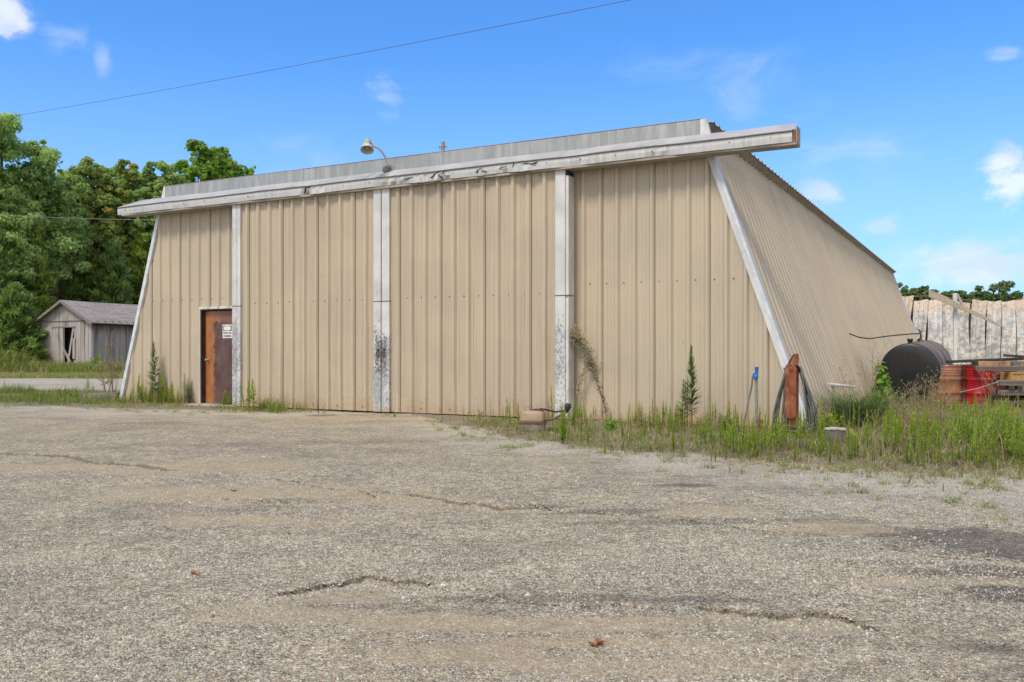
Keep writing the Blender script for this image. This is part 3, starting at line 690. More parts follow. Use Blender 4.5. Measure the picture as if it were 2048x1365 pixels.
# screw heads and seam lines on the lip
V = []; F = []; MI = []
lm = lambda u, z, h: (u, -.136 - h, z)
screws(V, F, MI, [(-3.3 + .62 * k, 4.355) for k in range(24)], lm, .014, 0); lm2 = lambda u, z, h: (u, .150 - h, z)
screws(V, F, MI, [(-1.2 + 1.05 * k, 4.545) for k in range(11)], lm2, .016, 0)
mesh_np('cover_screws', V, F, M_screw, tc)
q = MB()                                            # torn slits where the sheet was hit
for (u_, z_, l_, w_, a_) in ((1.93, 4.35, .16, .018, 1.2), (2.05, 4.39, .30, .010, .12), (4.45, 4.36, .35, .008, .1), (5.02, 4.36, .22, .012, .5), (5.10, 4.34, .20, .010, -.6), (5.16, 4.40, .16, .010, .9), (5.22, 4.33, .14, .008, -.2), (5.93, 4.35, .13, .012, .6), (6.0, 4.335, .16, .008, -.2), (6.35, 4.36, .30, .009, .15), (6.62, 4.39, .12, .010, 1.2), (6.9, 4.37, .30, .007, -.1), (6.98, 4.355, .2, .006, .3)):
    ca, sa = math.cos(a_), math.sin(a_); dv_ = dents(u_, 3)[0]
    P = [(u_ - l_ / 2 * ca, z_ - l_ / 2 * sa), (u_ + w_ * sa, z_ - w_ * ca), (u_ + l_ / 2 * ca, z_ + l_ / 2 * sa), (u_ - w_ * .6 * sa, z_ + w_ * .6 * ca)]
    q.prism(P, -.150 + dv_ * .9, -.120)
q.build('torn_slits', M_dark, tc)
q = MB(); q.box(-3.45, 11.33, -.112, .15, 4.225, 4.2605, 0); q.prism([(11.20, 4.27), (11.322, 4.27), (11.322, 4.45), (11.20, 4.45)], -.10, .14, 1); q.box(11.328, 11.336, -.13, .15, 4.245, 4.50, 0)
q.build('door_track', [M_soffit, M_rustred], tc)
# canopy ledge board behind, above fixed walls
MB().box(-2.55, 9.85, .16, .24, 4.262, 4.56).build('header_board', M_front, B)

# lamp on the parapet
lp = BW(3.68, .16, 4.64); L = empty('wall_lamp', lp, -TH); tag(L, 'grey bell-shaped yard lamp on a curved arm fixed to the parapet', 'lamp')
q = MB(); q.tube([(.07, -.05, -.02), (.08, -.07, .10), (.085, -.12, .20), (.075, -.22, .29), (.06, -.34, .34), (.035, -.46, .35)], [.022, .022, .021, .020, .02, .02], 10); q.build('arm', M_lip, L)
q = MB(); q.box(.0, .13, -.10, -.04, -.07, .03); q.box(.03, .16, -.085, -.055, .0, .05); q.build('bracket', M_screw, L, .004)
q = MB(); q.tube([(.05, -.08, -.06), (.02, -.09, -.13), (-.05, -.08, -.17), (-.12, -.05, -.14), (-.13, .0, -.10)], .010, 6); q.build('cable', M_black, L)
hm = Matrix.Translation((-.005, -.56, .31)) @ Matrix.Scale(.92, 4) @ Matrix.Rotation(R(-15), 4, 'Y') @ Matrix.Rotation(R(-24), 4, 'X')
q = MB(); q.lathe([(.065, .05), (.098, .03), (.118, -.01), (.135, -.075), (.130, -.075), (.112, -.012), (.09, .02), (.05, .03)], 28, M=hm, cap=False); q.build('lamp_shade', mottled((.42, .39, .34), (.55, .52, .47), 10, .6), L)
q = MB(); q.lathe([(.078, .035), (.082, .05), (.072, .15), (.064, .175), (.03, .185)], 24, M=hm); q.build('lamp_housing', mottled((.30, .28, .22), (.38, .36, .29), 10, .6), L)
q = MB(); q.lathe([(.07, .025), (.06, -.02), (.03, -.045), (.005, -.05)], 16, M=hm); q.build('bulb_cover', mat('frosted', (.28, .26, .24), .3), L)
q = MB(); q.box(.055, .10, -.03, .03, .02, .07, M=hm); q.build('arm_clamp', M_screw, L)

# sign on the entry door
sg = empty('warning_sign', BW(-.62, .327, 1.60), -TH); tag(sg, 'white and black no smoking sign stuck on the brown entry door', 'sign')
MB().box(-.145, .145, -.006, .002, -.145, .145).build('sign_plate', M_sign, sg, .003)
q = MB(); q.box(-.125, .125, -.0075, -.0062, .012, .122); q.build('sign_panel', M_black, sg)
ov = [(.108 * math.copysign(abs(math.cos(t)) ** .6, math.cos(t)), .067 + .045 * math.copysign(abs(math.sin(t)) ** .75, math.sin(t))) for t in [i * math.pi / 16 for i in range(32)]]
MB().prism(ov, -.0092, -.0077).build('sign_oval', M_sign, sg)
def text(s, size, x, z, par, m, w=None, y=-.0078):
    c = bpy.data.curves.new('lettering', 'FONT'); c.body = s; c.size = size; c.align_x = 'CENTER'; c.extrude = .0006; c.offset = size * .018
    o = bpy.data.objects.new('lettering', c); link(o); bpy.context.view_layer.update(); dg = bpy.context.evaluated_depsgraph_get()
    me = bpy.data.meshes.new_from_object(o.evaluated_get(dg)); bpy.data.objects.remove(o); me.materials.append(m)
    o = bpy.data.objects.new('lettering', me); link(o, par); wd = max(v.co.x for v in me.vertices) - min(v.co.x for v in me.vertices)
    k = (w / wd) if w else 1; o.rotation_euler = (R(90), 0, 0); o.scale = (k, 1, 1); o.location = (x, y, z); return o
text('FLAMMABLE LIQUIDS', .042, 0, -.045, sg, M_black, .25)
text('NO SMOKING', .068, 0, -.122, sg, M_black, .23)

# ------------------------------------------------------------------ timber shed
def build_shed():
    pr_ = (-24.4, 52.0); W = 4.55; D = 6.5
    S = empty('storage_shed', (pr_[0], pr_[1], 0), -R(27)); tag(S, 'small weathered grey timber shed with a gable roof and a broken door', 'shed')
    HW, HA = 3.02, 4.12
    rr = random.Random(3)
    q = MB(); x = -W                                   # local x: along the front (0 = right corner), y: back
    while x < -.01:
        w = min(rr.uniform(.14, .2), -x); a, b = x, x + w - .012
        z0 = .0 + (rr.uniform(0, .1))
        mid = (a + b) / 2; o_ = rr.uniform(0, .012)
        if not (-2.42 < mid < -1.55): q.box(a, b, -.02 - o_, .01, z0, HW - .02)
        else: q.box(a, b, -.02 - o_, .01, 2.62, HW - .02)
        x += w
    q.build('front_wall', M_wood, S)
    q = MB(); x = -W
    while x < -.01:
        w = min(rr.uniform(.13, .18), -x); a, b = x, x + w - .01
        f = lambda t: HW + (HA - HW) * (1 - abs(t + W / 2) / (W / 2)); o_ = rr.uniform(0, .01)
        P = [(a, HW), (b, HW), (b, f(b))] + ([(-W / 2, HA)] if a < -W / 2 < b else []) + [(a, f(a))]
        q.prism(P, -.045 - o_, -.01); x += w
    q.build('gable', M_wood, S)
    MB().box(-W - .02, .02, -.075, -.047, HW - .05, HW + .0).build('gable_trim', M_woodx, S)
    q = MB(); y = .0
    while y < D:
        w = rr.uniform(.14, .22); z0 = .55 + rr.uniform(-.05, .03); q.box(-.01, .02 + rr.uniform(0, .02), y, y + w - .018, z0, HW - .08); y += w
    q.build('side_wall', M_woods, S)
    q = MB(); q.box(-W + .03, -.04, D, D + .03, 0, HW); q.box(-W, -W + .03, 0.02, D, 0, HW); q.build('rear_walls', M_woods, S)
    MB().box(-.06, .0, .05, D, .0, .6).build('foundation', M_concrete, S)
    MB().box(-W + .1, -.1, .35, .37, 0, HW).build('doorway_shade', M_dark, S)  # near-black sheet standing in for the shade inside the doorway
    # roof: two slabs with shingle courses
    def shingle(g, p):
        x, y, z = g.sep(g.obj()); n = g.noise(g.scalev(g.obj(), (1.2, 3, 1.2)), 2, 5, .6)
        br = g.node('ShaderNodeTexBrick'); g.put(br.inputs['Vector'], g.comb(y, g.math('MULTIPLY', x, 1.1), 0.0)); br.inputs['Scale'].default_value = 1
        br.inputs['Brick Width'].default_value = .9; br.inputs['Row Height'].default_value = .26; br.inputs['Mortar Size'].default_value = .012
        br.inputs['Color1'].default_value = (.25, .225, .215, 1); br.inputs['Color2'].default_value = (.33, .30, .285, 1); br.inputs['Mortar'].default_value = (.10, .085, .08, 1)
        c = g.mix(g.ramp(n, .55, .7), br.outputs[0], (.18, .15, .14)); g.l.new(c, p.inputs['Base Color'])
    ms = mat('shingles', (.3, .27, .26), .9, 0, shingle)
    R_ = empty('roof'); R_.parent = S
    sl_ = (HA + .06 - (HW + .02)) / (W / 2); ov_ = .42
    for sgn in (1, -1):
        q = MB(); N = 14; M_ = 7
        vs = []
        for i in range(N + 1):
            for j in range(M_ + 1):
                y = -.35 + (D + .6) * i / N; t = j / M_; xx = (W / 2 + ov_) * t; z = HA + .10 - sl_ * xx - .04 * math.sin(math.pi * i / N) - (.03 * rr.random() if j == M_ else 0)
                vs.append((-W / 2 + sgn * xx, y, z))
        fs = [(i * (M_ + 1) + j, (i + 1) * (M_ + 1) + j, (i + 1) * (M_ + 1) + j + 1, i * (M_ + 1) + j + 1) for i in range(N) for j in range(M_)]
        q.add(vs, fs); o = q.build('roof_slope', ms, R_); sm = o.modifiers.new('solid', 'SOLIDIFY'); sm.thickness = .05; sm.offset = -1
        e0 = -W / 2 + sgn * (W / 2 + ov_ + .02)
        z1 = HA + .10 - sl_ * (W / 2 + ov_ + .02)
        a, b = sorted([(-W / 2, HA + .10), (e0, z1)])
        MB().prism([(a[0], a[1] - .16), (b[0], b[1] - .16), (b[0], b[1] + .01), (a[0], a[1] + .01)], -.40, -.352).build('barge_board', M_woodx, R_)
    q = MB()
    for k in range(13): q.box(-.0, .36, .1 + k * .5, .16 + k * .5, HW - .16, HW - .05)
    for k in range(13): q.box(-W - .36, -W, .1 + k * .5, .16 + k * .5, HW - .16, HW - .05)
    q.build('rafter_tails', M_woodx, R_)
    # door: two loose leaves and leaning planks
    MB().box(-3.35, -2.45, -.06, -.03, .2, 2.62).build('door', M_wood, S)
    MB().box(-3.5, -1.4, -.085, -.062, 2.60, 2.66).build('door_header', M_woodx, S)
    q = MB(); q.box(-.07, .07, -.015, .015, 0, 2.55, M=Matrix.Translation((-2.15, -.02, .15)) @ Matrix.Rotation(R(13), 4, 'Y')); q.build('loose_plank', M_wood, S)
    q = MB(); q.box(-.08, .08, -.015, .015, 0, 2.25, M=Matrix.Translation((-1.72, -.09, .45)) @ Matrix.Rotation(R(-36), 4, 'Y')); q.build('loose_plank', M_wood, S)
    q = MB(); q.box(-1.56, -1.38, -.10, -.04, .75, 1.95); q.build('door_jamb', M_wood, S)
build_shed()

# ------------------------------------------------------------------ burnt-out corrugated wall on the right
def burnt_fn(g, p):
    v = g.obj(); x, y, z = g.sep(v); n = g.noise(g.comb(x, z, 0.0), 1.1, 6, .62); n2 = g.noise(g.comb(x, z, 7.0), 3.2, 6, .65); sp = g.noise(g.comb(x, z, 3.0), 7.5, 4, .6)
    c = g.mix(g.ramp(n2, .38, .62), (.72, .68, .61), (.45, .48, .52))
    hz = g.math('ADD', z, g.math('MULTIPLY', n, 2.2))
    c = g.mix(g.math('MULTIPLY', g.ramp(hz, 4.3, 5.2), .85), c, (.76, .62, .49))
    c = g.mix(g.math('MULTIPLY', g.ramp(n, .56, .70), .7), c, (.48, .33, .16))
    c = g.mix(g.math('MULTIPLY', g.ramp(g.math('ADD', n2, g.math('MULTIPLY', g.ramp(z, 3.2, .8), .12)), .52, .66), .6), c, (.36, .35, .31))
    c = g.mix(g.math('MULTIPLY', g.ramp(sp, .60, .67), .75), c, (.15, .165, .19)); c = g.mix(g.math('MULTIPLY', g.ramp(sp, .36, .30), .6), c, (.80, .79, .76))
    g.l.new(c, p.inputs['Base Color']); g.l.new(g.bump(sp, .4, .05), p.inputs['Normal'])
M_burnt = mat('fire_bleached_zinc', (.5, .5, .5), .55, .15, burnt_fn)
def build_burnt():
    W_ = empty('corrugated_wall', (24.0, 55.0, 0), 0); tag(W_, 'buckled fire-bleached corrugated metal wall of a ruined building', 'wall')
    rr = random.Random(9); x = -3.2; k = 0
    tops = {0: 4.55, 1: 4.62, 2: 4.50, 3: 4.42, 4: 4.25, 5: 4.22, 6: 4.20, 7: 4.12, 8: 4.2, 9: 4.15, 10: 4.2, 11: 4.25}
    for k in range(13):
        w = .90; t = tops.get(k, 4.3) + .13; lean = (.08, .09, .11, .13, .14, .12, .08, .04, .02, 0, .02, 0, 0)[k]; top = t + rr.uniform(-.05, .05)
        V = []; F = []; cols = [0, .03, .06, .24, .27, .30, .33, .51, .54, .57, .60, .80, .84, .88, .90]; hs = [0, .05, 0, 0, .05, .05, 0, 0, .05, .05, 0, 0, .05, .02, -.03]
        N = 14
        for i, (cx, h) in enumerate(zip(cols, hs)):
            for j in range(N + 1):
                tt = j / N; z = tt * (top + .05 * math.sin(cx * 5 + k))
                bend = lean * 3.0 * max(0, tt - .45) ** 1.6
                V.append((x + cx + bend + .03 * math.sin(tt * 5 + k), -h - .10 * math.sin(tt * 3.3 + k * 1.3) * (1 + lean * 4) + .05 * math.sin(k * 2.1) + .03 * math.sin(cx * 9 + tt * 8), z))
        for i in range(len(cols) - 1):
            for j in range(N): F.append((i * (N + 1) + j, (i + 1) * (N + 1) + j, (i + 1) * (N + 1) + j + 1, i * (N + 1) + j + 1))
        mesh_np('wall_sheet', V, F, M_burnt, W_); x += .925
    MB().box(-3.2, 9, .35, .45, 0, 4.0).build('dark_backing', mottled((.22, .17, .13), (.3, .22, .16), 3, .9), W_)
    # roof edge purlin, rusty, behind the top
    q = MB(); q.tube([(-3.4, .3, 4.55), (-1.2, .3, 4.5), (2.2, .35, 4.62), (4.4, .3, 4.3), (6.2, .3, 4.18), (7.4, .2, 4.4), (9, .1, 4.6)], .05, 6); q.build('eave_beam', M_brown, W_)
    p0 = WP(1910, 720, 40); 
    zt_ = WP(1914, 587, 40).z; zb_ = -.02
    o = MB().box(-.075, .075, -.06, .06, 0, zt_).build('steel_post', mottled((.60, .62, .58), (.72, .71, .66), 6, .6), None); o.location = (p0.x, 40, 0)
    tag(o, 'pale upright steel post standing in front of the buckled wall', 'post')
    a = WP(1857, 587, 39.6); b = WP(1915, 612, 39.7); c_ = WP(2006, 655, 39.9)
    q = MB(); dv = (c_ - a)
    for off, hh in ((-.10, .02), (.10, .02)): pass
    pts = [a, a.lerp(b, .5) + Vector((0, 0, .03)), b, b.lerp(c_, .5) + Vector((0, 0, .02)), c_]
    pts = [p - a for p in pts]
    wd = [.16, .15, .11, .08, .03]
    vs = []
    for p, w in zip(pts, wd): vs += [p + Vector((0, -.06, w)), p + Vector((0, .10, w * 1.0)), p + Vector((0, -.06, -w)), p + Vector((0, .0, -w)), p + Vector((0, .0, w * .8))]
    fs = []
    for i in range(4):
        A_ = i * 5; B_ = A_ + 5
        fs += [(A_, B_, B_ + 1, A_ + 1), (A_ + 2, B_ + 2, B_, A_), (A_ + 3, B_ + 3, B_ + 2, A_ + 2), (A_ + 4, B_ + 4, B_ + 3, A_ + 3), (A_ + 1, B_ + 1, B_ + 4, A_ + 4)]
    fs += [(0, 1, 4, 3, 2), (20, 22, 23, 24, 21)]
    q.add(vs, fs); o = q.build('bent_beam', mottled((.46, .38, .24), (.40, .37, .32), 3, .6, c2=(.22, .18, .13), s2=12)); o.location = a
    tag(o, 'long bent metal beam slanting down across the pale steel post', 'beam')
    a = WP(1915, 589, 39.8); b = WP(1925, 612, 39.8); q = MB(); q.tube([Vector((0, 0, 0)), b - a], [.05, .08], 4); o = q.build('metal_brace', mottled((.36, .35, .32), (.45, .44, .40), 5, .6)); o.location = a; tag(o, 'short metal brace leaning from the top of the steel post', 'brace')
build_burnt()

# ------------------------------------------------------------------ fuel tank
def build_tank():
    ax = Vector((math.sin(R(32.5)), math.cos(R(32.5)), 0)); c0 = WP(1819.5, 743, 19.3)
    T = empty('fuel_tank', (c0.x, c0.y, c0.z - .75)); T.rotation_euler = (0, 0, -R(32.5)); tag(T, 'big black cylindrical fuel tank lying on its side by the slanted wall', 'tank')
    r = .60; L = 2.1; tilt = math.atan(.10 / 2.1)
    M = Matrix.Translation((0, 0, .75)) @ Matrix.Rotation(tilt, 4, 'X') @ Matrix.Rotation(R(-90), 4, 'X')     # lathe z -> +y
    sh = mottled((.15, .12, .105), (.23, .19, .165), 3, .8, .0, bump=.15, c2=(.10, .05, .04), s2=6, spec=.15)
    def facefn(g, p):
        v = g.obj(); n = g.noise(v, 2.2, 5, .55); c = g.mix(g.ramp(n, .35, .65), (.009, .013, .015), (.022, .017, .018)); c = g.mix(g.ramp(g.noise(g.scalev(v, (6, 1, .5)), 2, 4, .6), .5, .75), c, (.018, .03, .03)); g.l.new(c, p.inputs['Base Color'])
    fc = mat('black_tank_end', (.02, .02, .02), .42, 0, facefn)
    q = MB(); q.lathe([(r, .012), (r, .69), (r - .004, .695), (r - .004, .705), (r, .71), (r, 1.39), (r - .004, 1.395), (r - .004, 1.405), (r, 1.41), (r, L - .01)], 64, M=M, cap=False); q.build('tank_shell', sh, T)
    for nm, z0, z1 in (('tank_end', -.035, .012), ('tank_end', L + .035, L - .012)):
        q = MB(); q.lathe([(.001, z0), (r * .6, z0 * .85 + z1 * .15), (r * .93, (z0 + z1) / 2), (r + .004, z1), (r + .004, z1 + (.02 if z1 > z0 else -.02))], 64, M=M, cap=False); q.build(nm, fc, T)
    for x_, y_ in ((-.3, .3), (.3, .3), (-.3, 1.8), (.3, 1.8)): MB().box(x_ - .03, x_ + .03, y_ - .03, y_ + .03, -.06, .42).build('leg', M_rust, T)
    zt = lambda y: .75 + r / math.cos(tilt) + y * math.tan(tilt)
    q = MB(); q.lathe([(.05, 0), (.05, .05), (.062, .055), (.062, .10), (.03, .105)], 14, M=Matrix.Translation((-.06, .45, zt(.45) - .015))); q.build('filler_cap', M_black, T)
    q = MB(); q.lathe([(.022, 0), (.022, .05), (.03, .055), (.03, .075)], 10, M=Matrix.Translation((.02, 1.1, zt(1.1) - .015))); q.build('vent_cap', M_black, T)
    inv = Matrix.Translation(T.location) @ Matrix.Rotation(-R(32.5), 4, 'Z'); inv = inv.inverted()
    y_ = 1.55; b0 = Vector((.0, y_, zt(y_) - .02)); h_ = .27
    wpts = [WP(1840, 667, 20.1), WP(1790, 671, 19.6), WP(1765, 674, 19.3), WP(1740, 678, 19.0), WP(1718, 675, 18.8), WP(1699, 668, 18.65)]
    pts = [b0, b0 + Vector((0, 0, h_ - .03)), b0 + Vector((-.04, -.01, h_))] + [inv @ w for w in wpts]
    q = MB(); q.tube(pts, [.022, .022, .020] + [.014] * 6, 8); q.build('fuel_line', mottled((.08, .055, .04), (.14, .09, .06), 9, .6, .4), T)
    q = MB(); q.lathe([(.045, 0), (.045, .04), (.03, .045), (.03, .09)], 12, M=Matrix.Translation(b0)); q.build('pipe_fitting', M_brown, T)
build_tank()

# ------------------------------------------------------------------ drums
def drum(name, px, Y, m, label, ring_m=None, rot=0, lean=0):
    p = WP(px, 704, Y); D = empty(name, (p.x, Y, 0), rot); D.rotation_euler = (lean, 0, rot); tag(D, label, 'drum')
    q = MB(); r = .286; prof = [(r, .0)]
    for z in (.02, .865): prof
    prof = [(r + .006, 0), (r + .008, .012), (r, .025)]
    def ring(z, h=.010, w=.018): return [(r, z - w), (r + h, z - w * .3), (r + h, z + w * .3), (r, z + w)]
    for z in (.10, .15): prof += ring(z, .005, .015)
    for z in (.295,): prof += ring(z)
    prof += ring(.585)
    for z in (.68, .73, .78): prof += ring(z, .005, .015)
    prof += [(r, .85), (r + .008, .862), (r + .006, .876), (r - .008, .876), (r - .01, .86)]
    q.lathe(prof, 40); q.build('drum_body', m, D)
    q = MB(); q.lathe([(r - .012, .858), (r - .012, .862), (.001, .863)], 30, cap=False); q.build('drum_lid', m, D)
    q = MB(); q.lathe([(.03, .862), (.03, .878), (.02, .88)], 10, M=Matrix.Translation((.17, .05, 0))); q.build('bung', M_steel, D)
    return D
def redfn(g, p):
    v = g.obj(); n = g.noise(v, 4, 6, .6); sc = g.noise(g.scalev(v, (3, 3, 1)), 12, 6, .7)
    c = g.mix(g.ramp(n, .35, .65), (.42, .012, .018), (.30, .010, .02)); c = g.mix(g.ramp(sc, .64, .70), c, (.40, .20, .15)); g.l.new(c, p.inputs['Base Color'])
M_red = mat('red_paint', (.4, .01, .02), .32, 0, redfn)
M_rdrum = mottled((.22, .105, .075), (.36, .20, .15), 4, .75, bump=.4, c2=(.30, .11, .03), s2=6, stretch=(1, 1, .4), lo2=.48, hi2=.6)
M_dred = mottled((.20, .035, .03), (.28, .07, .05), 5, .6, c2=(.3, .15, .1), s2=16)
drum('oil_drum', 1960.5, 18.8, M_red, 'bright red steel drum with ribbed bands beside the stacked timbers')
drum('oil_drum', 1896, 19.15, M_rdrum, 'rust-coloured steel drum half hidden behind the black tank', rot=1)
drum('oil_drum', 2004, 19.4, M_dred, 'dull dark red drum behind the orange crate', rot=2)
drum('oil_drum', 1926, 20.2, M_char, 'blackened drum in the gap between the rusty and the red drum', rot=2)

# ------------------------------------------------------------------ timber pile
def plank(name, a, b, w, t, m, label, cat='timber', rollx=0, group=None, bev=.006):
    a = Vector(a); b = Vector(b); d = b - a; Lh = d.length; q = MB(); n = 10; rr = random.Random(hash(label) % 99 if False else len(label))
    vs = []
    for i in range(n + 1):
        x = Lh * i / n; j = lambda: rr.uniform(-1, 1) * min(w, t) * .04
        vs += [(x, -t / 2 + j(), -w / 2 + j()), (x, t / 2 + j(), -w / 2 + j()), (x, t / 2 + j(), w / 2 + j()), (x, -t / 2 + j(), w / 2 + j())]
    fs = [(i * 4 + k, i * 4 + (k + 1) % 4, (i + 1) * 4 + (k + 1) % 4, (i + 1) * 4 + k) for i in range(n) for k in range(4)] + [(0, 1, 2, 3), (n * 4 + 3, n * 4 + 2, n * 4 + 1, n * 4)]
    q.add(vs, fs); o = q.build(name, m, None, bev); o.location = a
    az = math.atan2(d.y, d.x); el = math.asin(d.z / Lh); o.rotation_euler = Matrix(Matrix.Rotation(az, 3, 'Z') @ Matrix.Rotation(-el, 3, 'Y')).to_euler()
    tag(o, label, cat, group); return o
Yp = 18.3
def seg(px0, py0, px1, py1, Y0=Yp, Y1=None): return WP(px0, py0, Y0), WP(px1, py1, Y1 or Y0)
plank('charred_beam', *seg(1896, 724, 2140, 714, 19.0, 18.8), .06, .16, M_char, 'long charred beam lying along the top of the pile')
plank('charred_beam', *seg(2008, 711, 2140, 720, 18.7, 18.6), .05, .10, M_char, 'short black burnt beam end crossing the right of the pile top')
plank('weathered_timber', *seg(1954, 737, 2150, 738.5, 18.15), .10, .12, M_woodx, 'thick grey timber laid above the red drum')
plank('weathered_timber', *seg(1996, 766, 2150, 766, 18.0), .11, .14, M_woodx, 'grey timber under the orange crate')
plank('weathered_timber', *seg(1999, 786, 2150, 787, 18.0), .10, .14, M_woodx, 'grey weathered timber below the dark spacer blocks')
plank('weathered_timber', *seg(1995, 806, 2150, 806, 18.0), .08, .2, wood_mat((.10, .09, .08), (.18, .16, .14), axis='x'), 'dark lowest timber of the stack in the weeds')
plank('weathered_timber', *seg(1945, 728, 2150, 729, 18.75), .11, .12, M_orangewood, 'scorched orange timber resting on the red drum')
for i, (px, py, w, h, lab) in enumerate([(1950, 728, .07, .12, 'small charred block at the left end of the pile top'), (2020, 776, .11, .08, 'left dark spacer block between two grey timbers'), (2036, 776, .10, .08, 'right dark spacer block between two grey timbers'), (2012, 728, .10, .11, 'brown wood block set on the scorched timber'), (2030, 728, .16, .11, 'pale grey wood block at the right of the pile top')]):
    o = MB().box(-w / 2, w / 2, -.08, .08, -h / 2, h / 2, jit=.004).build('wood_block', [M_char, M_char, M_char, M_orangewood, M_woodx][i], None, .005); o.location = WP(px, py, 17.98 if i in (1, 2) else 18.45); tag(o, lab, 'wood block')
cr = empty('wooden_crate', WP(2062, 761, 18.25), 0); tag(cr, 'orange-brown wooden crate between the grey timbers', 'crate')
MB().box(-.52, .52, -.2, .2, 0, .165).build('crate_box', mottled((.42, .24, .08), (.50, .30, .11), 3, .6, c2=(.25, .14, .07), s2=14), cr, .006)
q = MB(); q.box(-.53, .53, -.215, -.202, .135, .175); q.box(-.53, -.49, -.215, -.202, 0, .134); q.box(-.1, -.06, -.215, -.202, 0, .134); q.build('crate_slats', mottled((.36, .2, .08), (.42, .25, .1), 4, .6), cr)
q = MB(); q.tube([(-.34, -.225, .02), (-.32, -.23, .04), (-.345, -.23, .065), (-.31, -.23, .075), (-.30, -.23, .10), (-.325, -.225, .13)], .004, 5); q.build('hook', M_steel, cr)
pl = empty('wood_pallet', (WP(2050, 704, 18.2).x, 18.2, 0), 0); tag(pl, 'blackened wooden pallet at the bottom of the timber stack', 'pallet')
for z in (.02, .11): MB().box(-.55, .55, -.45, .45, z, z + .02).build('deck', M_char, pl)
for x_ in (-.5, -.25, 0, .25, .5): MB().box(x_ - .04, x_ + .04, -.45, .45, .04, .11).build('runner', M_char, pl)
for k_, x_ in enumerate((-.52, -.37, -.2, 0, .2, .4)):
    o = MB().box(-.055, .055, -.12, .12, .135, .33, jit=.006).build('wood_block', M_char, None, .005); o.location = (pl.location.x + x_, 18.25, 0)
    tag(o, 'charred upright block under the timbers of the stack', 'wood block', 'charred blocks between pallet and timbers')
q = MB(); a = WP(1920, 785, 18.4); b = WP(1996, 764, 17.9); q.tube([Vector((0, 0, 0)), (b - a) * .5 + Vector((0, 0, -.02)), b - a], .006, 5); o = q.build('rope', mat('pale_rope', (.5, .48, .44), .8)); o.location = a; tag(o, 'thin pale rope stretched across the red drum', 'rope')
plank('weathered_timber', *seg(1870, 813, 1990, 812, 18.2), .05, .10, wood_mat((.16, .14, .12), (.25, .22, .19), axis='x'), 'low board lying in the weeds before the drums')

